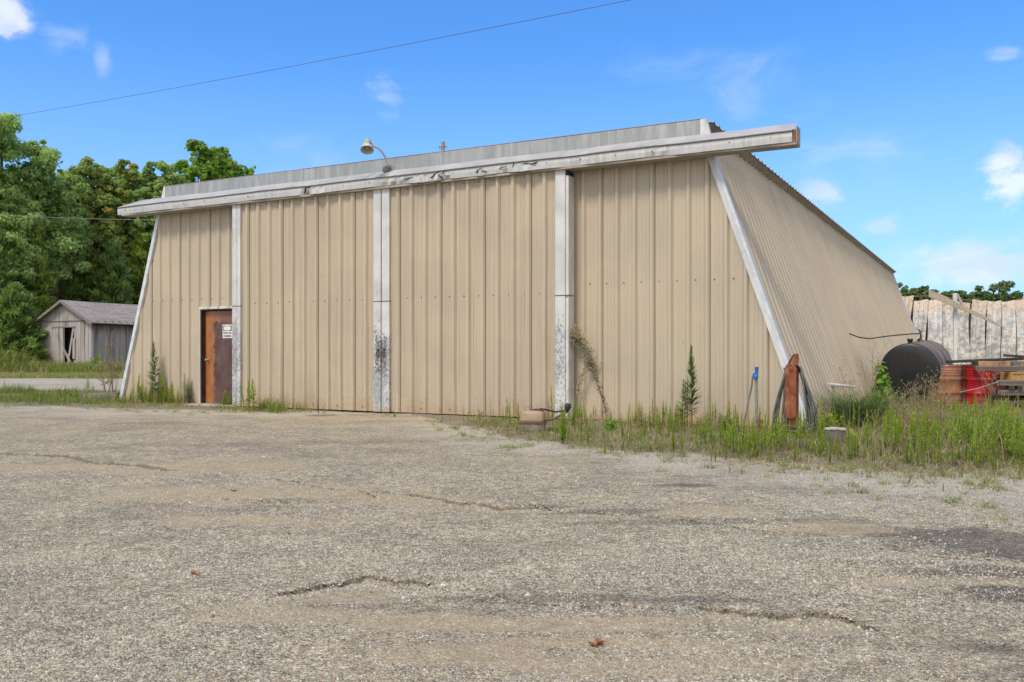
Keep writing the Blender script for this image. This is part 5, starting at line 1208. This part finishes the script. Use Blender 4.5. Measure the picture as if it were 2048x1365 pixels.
# left strip between lot and road, verge of the building
def fxl(n): Y = 15.5 + 12 * r.random(n) ** 1.3; X = -Y * (.62 - .60 * r.random(n)); return X, Y
X, Y = sample(15000, fxl, lambda X, Y: (veg_sd(X, Y) > -.1) & outside_b(X, Y, .1) & (X < -2.6), lambda X, Y: (.08 + .62 * sst(veg_sd(X, Y), 0, 1.2)) * (.25 + sst(fbm(X * 1.1, Y * 1.1, 3), .38, .6)))
tufts(X, Y, 11, .10, .080, .009, .9, .74, .35)
k = fbm(X * .8, Y * .8, 3) > .55; tufts(X[k], Y[k], 8, .06, .24, .010, .5, .38, .2)
# far verge behind the road, to the trees
def fxf(n): Y = 38.5 + 24 * r.random(n) ** 1.3; X = -Y * (.66 - .56 * r.random(n)); return X, Y
X, Y = sample(8000, fxf, lambda X, Y: (veg_sd(X, Y) > -.1) & outside_b(X, Y, .1) & ~((X > -28.6) & (X < -21.3) & (Y > 52) & (Y < 60)), lambda X, Y: 1 + 0 * X)
tufts(X, Y, 12, .22, .15, .024, .7, .78, .22)
k = (Y > 45.5) & ((X < -27.8) | (Y > 47)); tufts(X[k], Y[k], 14, .25, .55, .034, .5, .55, .30)
k = (Y > 47) & (X < -27.5) ; tufts(X[k], Y[k], 14, .30, 1.15, .045, .5, .40, .25)
# behind and right of the building, far field
X, Y = sample(2600, lambda n: (r.random(n) * 60 + 5, r.random(n) * 50 + 30), lambda X, Y: outside_b(X, Y), lambda X, Y: 1 + 0 * X)
tufts(X, Y, 8, .35, .30, .03, .6, .45, .2)
# scattered tufts of crabgrass at the edge of the lot
pts = []
for (px, py, s, k) in [(850, 842, 22, 6), (905, 858, 26, 12), (930, 872, 22, 12), (880, 862, 26, 8), (1000, 894, 30, 12), (1035, 897, 18, 9), (1130, 880, 25, 10), (960, 848, 22, 10), (1060, 890, 20, 6), (1240, 912, 26, 10), (1200, 905, 20, 8), (1350, 924, 28, 8), (1725, 985, 14, 6), (1655, 990, 9, 3), (1800, 968, 35, 8), (1890, 950, 22, 8), (1965, 970, 35, 22), (1990, 978, 24, 10), (1900, 1008, 10, 5), (1980, 1015, 14, 7), (1640, 960, 16, 4), (1325, 948, 8, 3), (1540, 955, 9, 4), (1485, 945, 8, 3), (1425, 938, 8, 3), (1740, 955, 12, 4), (1855, 966, 8, 3), (2010, 1040, 5, 2), (120, 815, 30, 10), (300, 822, 40, 16), (345, 826, 25, 10), (400, 828, 40, 20), (505, 826, 20, 8), (560, 827, 22, 7), (620, 828, 18, 5), (240, 818, 30, 10), (770, 832, 10, 3), (180, 815, 28, 9), (30, 812, 26, 8), (880, 846, 20, 7), (1010, 870, 26, 7), (1760, 1000, 20, 3), (1690, 968, 26, 5), (1560, 940, 30, 6)]:
    for i in range(k): a, b = GP(px + r.normal(0, s * .6), max(py + r.normal(0, s * .10), 780)); pts.append((a, b))
P_ = np.array(pts)[::2]; tufts(P_[:, 0], P_[:, 1], 15, .028, .095, .0045, 1.5, .55, .35)
X, Y = sample(2600, lambda n: ((r.random(n) * 9 - 1.5), 6.6 + 8 * r.random(n)), lambda X, Y: (veg_sd(X, Y) > -1.9) & outside_b(X, Y), lambda X, Y: .05 + .6 * sst(veg_sd(X, Y), -1.6, .2))
tufts(X, Y, 9, .018, .05, .0045, 1.4, .70, .3)
V = np.concatenate(VS); F = np.concatenate(FS); t = np.concatenate(TS)
tag(mesh_np('grass', V, F, M_grass, attrs=dict(tint=t)), 'patchy green and straw-coloured grass growing round the lot and the road verge', 'grass', kind='stuff')
# dry low litter and brown stems among the weeds
X, Y = sample(9000, fxr, lambda X, Y: (veg_sd(X, Y) > -.5) & outside_b(X, Y) & (Y < 20), lambda X, Y: .3 + .5 * sst(veg_sd(X, Y), -.3, .4)); X, Y = X[:2600], Y[:2600]
VS, FS, TS, nb = [], [], [], 0
tufts(X, Y, 7, .03, .11, .0045, .9, .45, .35)
X, Y = sample(1500, fxr, lambda X, Y: (veg_sd(X, Y) > .8) & outside_b(X, Y) & (X / Y > .36) & (Y < 19), lambda X, Y: 1 + 0 * X)
tufts(X, Y, 6, .05, .36, .0045, .7, .50, .25)
tag(mesh_np('dry_grass', np.concatenate(VS), np.concatenate(FS), M_dry, attrs=dict(tint=np.concatenate(TS))), 'brown dead stems and litter between the green weeds', 'dry grass', kind='stuff')

# 3 single plants one can point at
def wall_y(px):                           # distance just in front of the facade at that column
    v = .10 if (px < 468 or px > 1140) else -.14; t = (px - 1024) / FPX; u = (t * (OY + v * cT) - OX - v * sT) / (cT + t * sT)
    return OY + v * cT - u * sT if -3.9 < u < 11.3 else 999
def weed(label, px, py, hpx, group=None, dark=False, nl=70, ll=.07, bare=.12, rad=1.0, lean=0.0, lw=.22, up=.9, name='tall_weed', Y=None, n=1, spread=.0):
    x, y = GP(px, py); yw = wall_y(px)
    if Y: x, y = (px - 1024) / FPX * Y, Y
    elif y > yw: x, y = (px - 1024) / FPX * yw, yw
    h = hpx * y / FPX; rr = np.random.default_rng(int(px * 7 + py)); z = np.zeros(n)
    xs = rr.normal(0, spread, n); ys = rr.normal(0, spread * .7, n); hs = h * (1 - .45 * rr.random(n)); hs[0] = h; xs[0] = ys[0] = 0
    V, F, mi, t = stalks(xs, ys, hs, rr, nl, ll, bare, rad, (np.full(n, lean) + rr.normal(0, .03, n), rr.normal(0, .03, n)), lw, up, z0=z - .01, el0=.12 if dark and nl > 120 else .45)
    o = empty(name, (x, y, float(gz(x, y)))); tag(o, label, 'weed', group); nn = int(len(F)); k = mi == 0
    nvl = n * nl * 4
    mesh_np('leaves', V[:nvl], F[k], M_weedd if dark else M_weed, o, attrs=dict(tint=t[:nvl]))
    mesh_np('stem', V[nvl:], F[~k] - nvl, M_stem, o, attrs=dict(tint=t[nvl:])); return o
weed('tallest bottle-brush weed against the right-hand tan wall', 1384, 856, 160, None, True, 300, .125, .16, 1.15, -.02, .15, 1.25)
weed('bushy weed just left of the tallest one on the right-hand wall', 1364, 858, 96, None, True, 130, .09, .2, 1.1, .02, .13, 1.0, n=2, spread=.03)
weed('thin weed leaning beside the two big weeds on the right wall', 1374, 858, 112, None, True, 110, .06, .3, .9, .0, .13, 1.1)
weed('tall spiky weed left of the entry door', 311, 806, 122, None, True, 190, .14, .18, 1.25, -.02, .16, 1.1)
weed('green companion stem beside the tall spiky weed left of the door', 322, 806, 70, None, False, 110, .12, .1, 1.0, .08, .13, 1.2, n=2, spread=.04)
G1 = 'upright weeds left of the entry door'
for px, h in [(264, 36), (276, 60), (284, 46), (291, 34), (300, 38), (306, 50), (333, 46), (345, 48), (340, 30), (356, 34), (318, 34)]:
    weed('bristly light green weed at the foot of the wall left of the door', px, 806 + r.uniform(-2, 2), h, G1, False, 80, .11, .08, 1.0, r.normal(0, .04), .15, 1.1, n=3, spread=.05)
weed('feathery pale bush against the wall just left of the entry door', 371, 808, 62, None, True, 130, .12, .1, 1.0, 0, .07, .9, n=6, spread=.10)
weed('bright green clump growing in front of the entry door', 453, 812, 36, None, False, 90, .13, .05, 1.2, 0, .13, 1.2, n=6, spread=.06)
weed('left leaning weed of the pair at the first sliding door', 489, 822, 60, None, False, 110, .08, .2, .9, -.10, .15, 1.0)
weed('tallest of the weeds at the left foot of the first sliding door', 497, 823, 66, None, False, 120, .09, .2, 1.0, .0, .15, 1.0)
weed('broadest of the three weeds at the left foot of the first sliding door', 507, 823, 66, None, False, 130, .10, .22, 1.15, .0, .17, .9)
for px, h, l in [(548, 30, 'pair of small weeds under the left sliding door'), (556, 28, 'small weed close right of the pair under the left sliding door'), (570, 20, 'short weed in the middle of the left sliding door'), (637, 25, 'dark little weed right of the middle of the left sliding door'), (646, 17, 'shortest weed beside the dark little one at the left sliding door'), (790, 10, 'tiny green tuft at the foot of the centre posts')]:
    weed(l, px, 823 + (px - 500) * .04, h, None, px == 637, 60, .08, .1, 1.1, 0, .18, .9, n=2, spread=.02)
G2 = 'weeds at the foot of the right sliding door'
for px, h in [(884, 22), (900, 16), (928, 42), (934, 24), (954, 20), (968, 14), (983, 46), (988, 40), (992, 30), (1001, 46), (1006, 36), (1010, 44), (1017, 62), (1022, 40), (1030, 58), (1036, 30), (1044, 24), (1052, 46), (1060, 48), (1066, 46), (1073, 50), (1079, 36)]:
    weed('thin upright weed in the row along the foot of the right sliding door', px, 846 + (px - 900) * .09 + r.uniform(-3, 3), h, G2, False, 70, .05, .12, 1.0, r.normal(0, .03), .2, 1.1, n=1)
weed('tallest weed left of the right door post', 1105, 858, 88, None, False, 120, .055, .12, 1.1, -.02, .2, 1.0); weed('second tallest weed left of the right door post', 1098, 860, 62, None, False, 90, .05, .12, 1.1, 0, .2, 1.0)
weed('yellow-green weed clump before the right door post', 1127, 888, 84, None, False, 130, .075, .05, 1.0, 0, .16, 1.3, n=4, spread=.02)
weed('weed growing where the right door post meets the recessed wall', 1149, 860, 62, None, False, 80, .07, .1, 1.2, 0, .2, .9, n=3, spread=.03)
weed('bright weed right of the right door post', 1162, 862, 52, None, False, 90, .06, .1, 1.1, 0, .2, 1.1, n=2, spread=.02)
G3 = 'upright weeds along the right-hand wall'
for px, h in [(1184, 32), (1246, 54), (1262, 42), (1287, 36), (1313, 60), (1319, 48), (1337, 66), (1345, 70), (1350, 50), (1357, 60), (1335, 40), (1275, 30), (1300, 34), (1400, 40), (1392, 34), (1290, 46)]:
    weed('bristly green weed in the row before the right-hand wall', px, 866 + r.uniform(-4, 12), h, G3, False, 90, .055, .15, 1.1, r.normal(0, .03), .2, 1.0, n=2, spread=.025)
G4 = 'bright stalks at the front edge of the weeds'
for px, py, h in [(1210, 908, 34), (1222, 906, 28), (1245, 902, 34), (1282, 905, 60), (1256, 900, 46), (1366, 915, 52), (1349, 908, 64), (1430, 925, 40), (1450, 920, 34), (1540, 925, 44), (1590, 925, 46), (1660, 930, 50), (1700, 925, 56), (1745, 925, 52), (1760, 918, 60), (1812, 930, 70), (1850, 935, 60), (1870, 930, 66), (1905, 935, 60), (1932, 930, 60), (1990, 950, 66), (1500, 925, 36), (1640, 915, 40), (2015, 925, 50), (1788, 912, 46), (1300, 905, 30), (1320, 912, 34)]:
    weed('yellow-green stalk standing out at the front edge of the weedy ground', px, py, h, G4, False, 80, .055, .2, 1.0, r.normal(0, .04), .18, 1.2, n=3, spread=.02)
weed('small seedling alone on the gravel right of centre', 1459, 948, 20, None, False, 30, .05, .2, 1.2, 0, .25, .8)
weed('reddish seedling on the gravel left of the lone green one', 1483, 950, 14, None, True, 26, .05, .2, 1.2, .1, .25, .8)
weed('lone seedling far out on the gravel at the right', 1568, 946, 24, None, False, 30, .045, .2, 1.2, 0, .25, .8)
weed('small upright sprout on the pale gravel near the right edge', 1886, 984, 20, None, False, 26, .05, .2, 1.2, 0, .25, .9)
weed('tiny sprig alone by the dark oil stain', 1973, 1057, 12, None, False, 18, .05, .1, 1.2, 0, .25, .8)
weed('dark feathery weed near the right edge of the photo', 1998, 905, 68, None, True, 150, .09, .05, 1.4, 0, .12, .9, n=3, spread=.03)
weed('single thin weed at the road verge on the far left', 10, 792, 34, None, False, 60, .12, .1, 1.0, 0, .15, 1.1)
weed('tall thin weed against the shed side wall', 198, 742, 40, None, False, 70, .28, .1, 1.0, 0, .2, 1.0, Y=50.5)
weed('upright weed left of the building corner in the grass', 174, 782, 26, None, False, 60, .13, .1, 1.0, 0, .18, 1.0, n=2, spread=.06)

# leafy bushes
def bush(name, label, px, py, w, h, m, n=260, ls=.03, cat='bush', stem=True, Y=None, seed=0, asp=.6, group=None):
    x, y = GP(px, py) if not Y else ((px - 1024) / FPX * Y, Y); s = y / FPX; rr = np.random.default_rng(seed + int(px))
    W_, H_ = w * s / 2, h * s; o = empty(name, (x, y, 0)); tag(o, label, cat, group)
    d = rr.normal(0, 1, (n, 3)); d /= np.linalg.norm(d, axis=1)[:, None]; k = rr.random(n) ** .5
    C = d * k[:, None] * np.array([W_, W_ * .8, H_ * .5]) * (1 + .2 * np.sin(d[:, :1] * 9)); C[:, 2] += H_ * .5
    V, F = leaf_cloud(C, d, ls * (.6 + .8 * rr.random(n)), rr, .5, asp); mesh_np('leaves', V, F, m, o, attrs=dict(tint=np.repeat(rr.random(n) * .85, 4)))
    if stem:
        q = MB()
        for i in range(0, min(n, 14)): q.tube([(0, 0, 0), tuple(C[i] * .5 + np.array([0, 0, .0])), tuple(C[i])], [.006 * y / 14, .004 * y / 14, .002 * y / 14], 4)
        q.build('stems', M_stem, o)
    return o
bush('broadleaf_bush', 'low leafy bush under the dead vine', 1222, 866, 34, 34, M_broad, 200, .020); bush('broadleaf_bush', 'dark round bush left of the hydrant', 1452, 864, 38, 34, M_weedd, 420, .016)
bush('broadleaf_bush', 'small dark plant at the corner trim of the side wall', 1640, 862, 60, 30, M_weedd, 340, .02); bush('broadleaf_bush', 'yellowish bush low on the slanted side wall', 1662, 866, 46, 44, M_weed, 420, .02)
bush('broadleaf_bush', 'green leafy plant left of the shed side wall plinth', 187, 742, 16, 28, M_broad, 160, .12, Y=50.5); bush('straw_bush', 'straw-coloured bushy weed in front of the shed door', 122, 738, 34, 24, M_dry, 700, .07, Y=50, asp=.2)
bush('straw_bush', 'straw-coloured weed clump at the left foot of the shed', 66, 738, 34, 26, M_dry, 600, .08, Y=50.2, asp=.2); bush('straw_bush', 'straw-coloured weed clump right of the shed door planks', 148, 739, 30, 22, M_dry, 600, .07, Y=49.8, asp=.2)
bush('leafy_bush', 'light green tall bush left of the shed', 22, 738, 60, 46, M_grass, 1500, .11, Y=51, asp=.25); bush('leafy_bush', 'light green bush between tall grass and shed', 66, 736, 40, 30, M_grass, 900, .10, Y=51.5, asp=.25)
# pokeweed with bright broad leaves by the tank
bush('pokeweed', 'bright green broad-leaved plant climbing at the left of the black tank', 1762, 822, 34, 96, M_broad, 170, .075, cat='plant', Y=18.0, asp=.7)
bush('pokeweed', 'bright green broad-leaved stem in front of the black tank end', 1779, 836, 20, 62, M_broad, 90, .05, cat='plant', Y=16.6, asp=.5)
# long arching grass clump at the side wall
def arch_clump(label, px, py, w, h, n=700, m=M_weedd, wd=.006, lean=1.2, Y=None):
    x, y = GP(px, py) if not Y else ((px - 1024) / FPX * Y, Y); s = y / FPX; rr = np.random.default_rng(int(px)); X = rr.normal(0, w * s * .28, n); Yy = rr.normal(0, w * s * .2, n)
    V, F = blades(X, Yy, h * s * (.45 + .6 * rr.random(n)), np.full(n, wd), rr, lean, z0=np.zeros(n) - .01); o = mesh_np('grass_clump', V, F, m, attrs=dict(tint=np.repeat(rr.random(n) * .9, 6)))
    o.location = (x, y, 0); tag(o, label, 'grass clump')
arch_clump('long arching green grass clump against the slanted side wall', 1718, 858, 90, 112, 1100, M_weedd, .008); arch_clump('dry straw grass clump in front of the black tank', 1850, 870, 120, 70, 900, M_dry, .006, 1.0)
arch_clump('grey-green grass clump right of the dry weeds', 1940, 880, 110, 56, 900, M_weed, .006, 1.3); arch_clump('grass clump before the stacked timbers', 2020, 872, 80, 56, 600, M_weedd, .006, 1.3)
arch_clump('low grass clump by the weathered block', 1700, 890, 60, 44, 500, M_weed, .005, 1.2); arch_clump('grass clump under the red drum', 1960, 835, 90, 26, 600, M_grass, .007, 1.3)
# dry branching weeds with seed heads
def dry_weed(label, px, py, w, h, n=7, Y=None, m=M_dry, heads=True, seed=0, cat='dead weed', name='dry_weed', col=None, lean=0.0):
    x, y = GP(px, py) if not Y else ((px - 1024) / FPX * Y, Y); s = y / FPX; rr = random.Random(int(px) + seed); o = empty(name, (x, y, 0)); tag(o, label, cat)
    q = MB(); tips = []; W_, H_ = w * s / 2, h * s; k = y / 14
    for i in range(n):
        a = rr.uniform(0, 6.28); e = Vector((W_ * math.cos(a) * rr.uniform(.3, 1) + lean * H_, W_ * .7 * math.sin(a), H_ * rr.uniform(.6, 1))); b = Vector((e.x * .2, e.y * .2, 0)) * .3
        mid = b.lerp(e, .5) + Vector((rr.uniform(-.02, .02), 0, H_ * .06)); q.tube([b, mid, e], [.0045 * k, .0035 * k, .0015 * k], 4); tips.append(e)
        for j in range(7):
            t = rr.uniform(.35, .98); st = (b.lerp(mid, t * 2) if t < .5 else mid.lerp(e, t * 2 - 1)); l = H_ * rr.uniform(.08, .22); aa = rr.uniform(0, 6.28)
            en = st + Vector((math.cos(aa) * l * .6, math.sin(aa) * l * .6, l * rr.uniform(.3, 1))); q.tube([st, en], [.0022 * k, .001 * k], 3); tips.append(en)
            for jj in range(2): e2 = en + Vector((rr.uniform(-1, 1), rr.uniform(-1, 1), rr.uniform(0, 1))) * l * .4; q.tube([st.lerp(en, .6), e2], [.0016 * k, .0008 * k], 3); tips.append(e2)
    q.build('stems', col or mottled((.24, .18, .10), (.34, .27, .16), 10, .9), o)
    r2 = np.random.default_rng(int(px)); C = np.array([tuple(t) for t in tips]); C = np.repeat(C, 4, 0) + r2.normal(0, .006 * k, (len(C) * 4, 3))
    V, F = leaf_cloud(C, r2.normal(0, 1, C.shape), np.full(len(C), .0075 * k) * (.5 + r2.random(len(C))), r2, .3, .6); mesh_np('seed_heads', V, F, m, o, attrs=dict(tint=np.repeat(r2.random(len(C)), 4)))
dry_weed('straw-coloured branching dead weed in front of the black tank', 1842, 872, 110, 118, 11); dry_weed('second straw-coloured dead weed tangled before the tank', 1822, 874, 90, 100, 10, seed=21, m=M_dry); dry_weed('dead weed with pale seed heads left of the rusty drum', 1880, 875, 70, 124, 8, seed=1)
dry_weed('spindly dead weed before the left part of the tank', 1805, 868, 70, 92, 8, seed=2); dry_weed('thin dry seed stalk against the lower slanted wall', 1700, 862, 40, 130, 3, seed=3, m=M_weedd); dry_weed('thin dry stalk next to the white plastic pipe', 1650, 868, 36, 72, 4, seed=4)
dry_weed('tall wispy seed stalks rising over the slanted wall left of the tank', 1742, 830, 66, 150, 4, seed=5, Y=17.4, m=M_dry); dry_weed('small dead weed at the hose post', 1435, 868, 36, 40, 4, seed=6); dry_weed('dead twiggy weed left of the hydrant', 1405, 866, 40, 44, 5, seed=7)
dry_weed('brown seedy weed at the left corner of the building', 214, 797, 84, 74, 10, seed=8); dry_weed('straw-coloured brush leaning on the left end of the wall', 228, 796, 40, 116, 6, seed=9, m=M_dry); dry_weed('dry weed before the red drum', 1978, 835, 40, 90, 4, seed=10, Y=17.5)
dry_weed('dead weed at the foot of the right-hand wall', 1290, 862, 60, 46, 5, seed=11); dry_weed('short dead weed by the right sliding door', 958, 855, 26, 34, 3, seed=12)
# dead vine hanging on the right-hand wall
def vine():
    def W2(px, py, v=.10):
        t = (px - 1024) / FPX; u = (t * (OY + v * cT) - OX - v * sT) / (cT + t * sT); p = BW(u, v); return Vector((p.x, p.y, CAMH + (HOR - py) * p.y / FPX))
    base = W2(1213, 843); o = empty('dead_vine', (base.x, base.y, 0)); tag(o, 'withered grey-green vine leaning on the wall right of the right door post', 'vine'); B0 = Vector((base.x, base.y, 0)); rr = random.Random(5)
    main = [(1213, 834), (1208, 805), (1202, 790), (1194, 765), (1186, 740), (1178, 720), (1170, 700), (1160, 685), (1150, 672), (1143, 664)]
    side = [(1180, 722), (1168, 740), (1163, 760), (1156, 775), (1158, 783)]
    q = MB(); pm = [W2(*p) - B0 for p in main]; ps = [W2(*p) - B0 for p in side]; q.tube(pm, [.008, .007, .007, .006, .006, .005, .005, .004, .004, .003], 5); q.tube(ps, .004, 5); q.build('stem', mottled((.12, .07, .04), (.2, .13, .08), 9, .9), o)
    def cloud(nm, m, sel, n, sp, ls, seed):
        r2 = np.random.default_rng(seed); C = []
        for i in range(n):
            a = r2.integers(0, len(sel) - 1); t = r2.random(); p = sel[a].lerp(sel[a + 1], t); C.append(tuple(p))
        C = np.array(C) + r2.normal(0, 1, (n, 3)) * np.array([sp, sp * .5, sp]); V, F = leaf_cloud(C, np.tile([0, -1, .2], (n, 1)) + r2.normal(0, .6, (n, 3)), ls * (.5 + r2.random(n)), r2, .1, .35); mesh_np(nm, V, F, m, o, attrs=dict(tint=np.repeat(r2.random(n), 4)))
    mg = leaf_mat('vine_grey', (.13, .13, .08), (.28, .29, .19), (.3, .24, .15), .15)
    cloud('green_leaves', mg, pm[4:9], 420, .052, .026, 1); cloud('brown_leaves', M_dry, pm[7:], 260, .07, .022, 2); cloud('brown_leaves', leaf_mat('vine_brown', (.08, .045, .025), (.2, .12, .07)), pm[0:6], 110, .022, .022, 3); cloud('brown_leaves', M_dry, ps, 110, .028, .022, 4)
vine()
# pale broken stalk pieces in the left grass
bush('pale_leaves', 'pale cream wilted leaves lying in the left grass', 152, 796, 46, 10, leaf_mat('cream', (.45, .45, .28), (.6, .58, .42)), 26, .06, cat='leaves', stem=False, asp=.35)
# dead leaves on the lot
def dead_leaf(label, px, py, size, seed):
    x, y = GP(px, py); rr = random.Random(seed); n = 9; q = MB(); vs = [(0, 0, .010)]
    for ring in (.5, 1.0):
        for k in range(n * 2):
            a = math.pi * k / n; rad = size * ring * (1 if k % 2 else .68) * rr.uniform(.75, 1.1); vs.append((rad * math.cos(a), rad * math.sin(a) * .62, .010 + .012 * ring * abs(math.sin(a * 1.5 + seed)) + .010 * ring * rr.random()))
    m = n * 2; fs = [(0, 1 + k, 1 + (k + 1) % m) for k in range(m)] + [(1 + k, 1 + m + k, 1 + m + (k + 1) % m, 1 + (k + 1) % m) for k in range(m)]
    q.add(vs, fs); q.tube([(size * .8, 0, .015), (size * 1.5, -size * .2, .008)], size * .025, 5)
    o = q.build('dead_leaf', mottled((.30, .12, .055), (.42, .19, .09), 40, .7, bump=.5, c2=(.12, .05, .03), s2=60)); o.location = (x, y, float(gz(x, y)) - .010); o.rotation_euler = (rr.uniform(-.1, .1), rr.uniform(-.1, .1), rr.uniform(0, 1)); tag(o, label, 'leaf')
dead_leaf('large curled reddish-brown dead leaf near the bottom edge', 1193, 1291, .052, 1); dead_leaf('brown dead leaf alone on the gravel at the lower left', 390, 1148, .028, 2)
dead_leaf('small brown leaf left of centre on the lot', 467, 984, .03, 3); dead_leaf('left of two tiny leaves near the middle of the lot', 737, 990, .02, 4); dead_leaf('right of two tiny leaves near the middle of the lot', 749, 995, .022, 5)
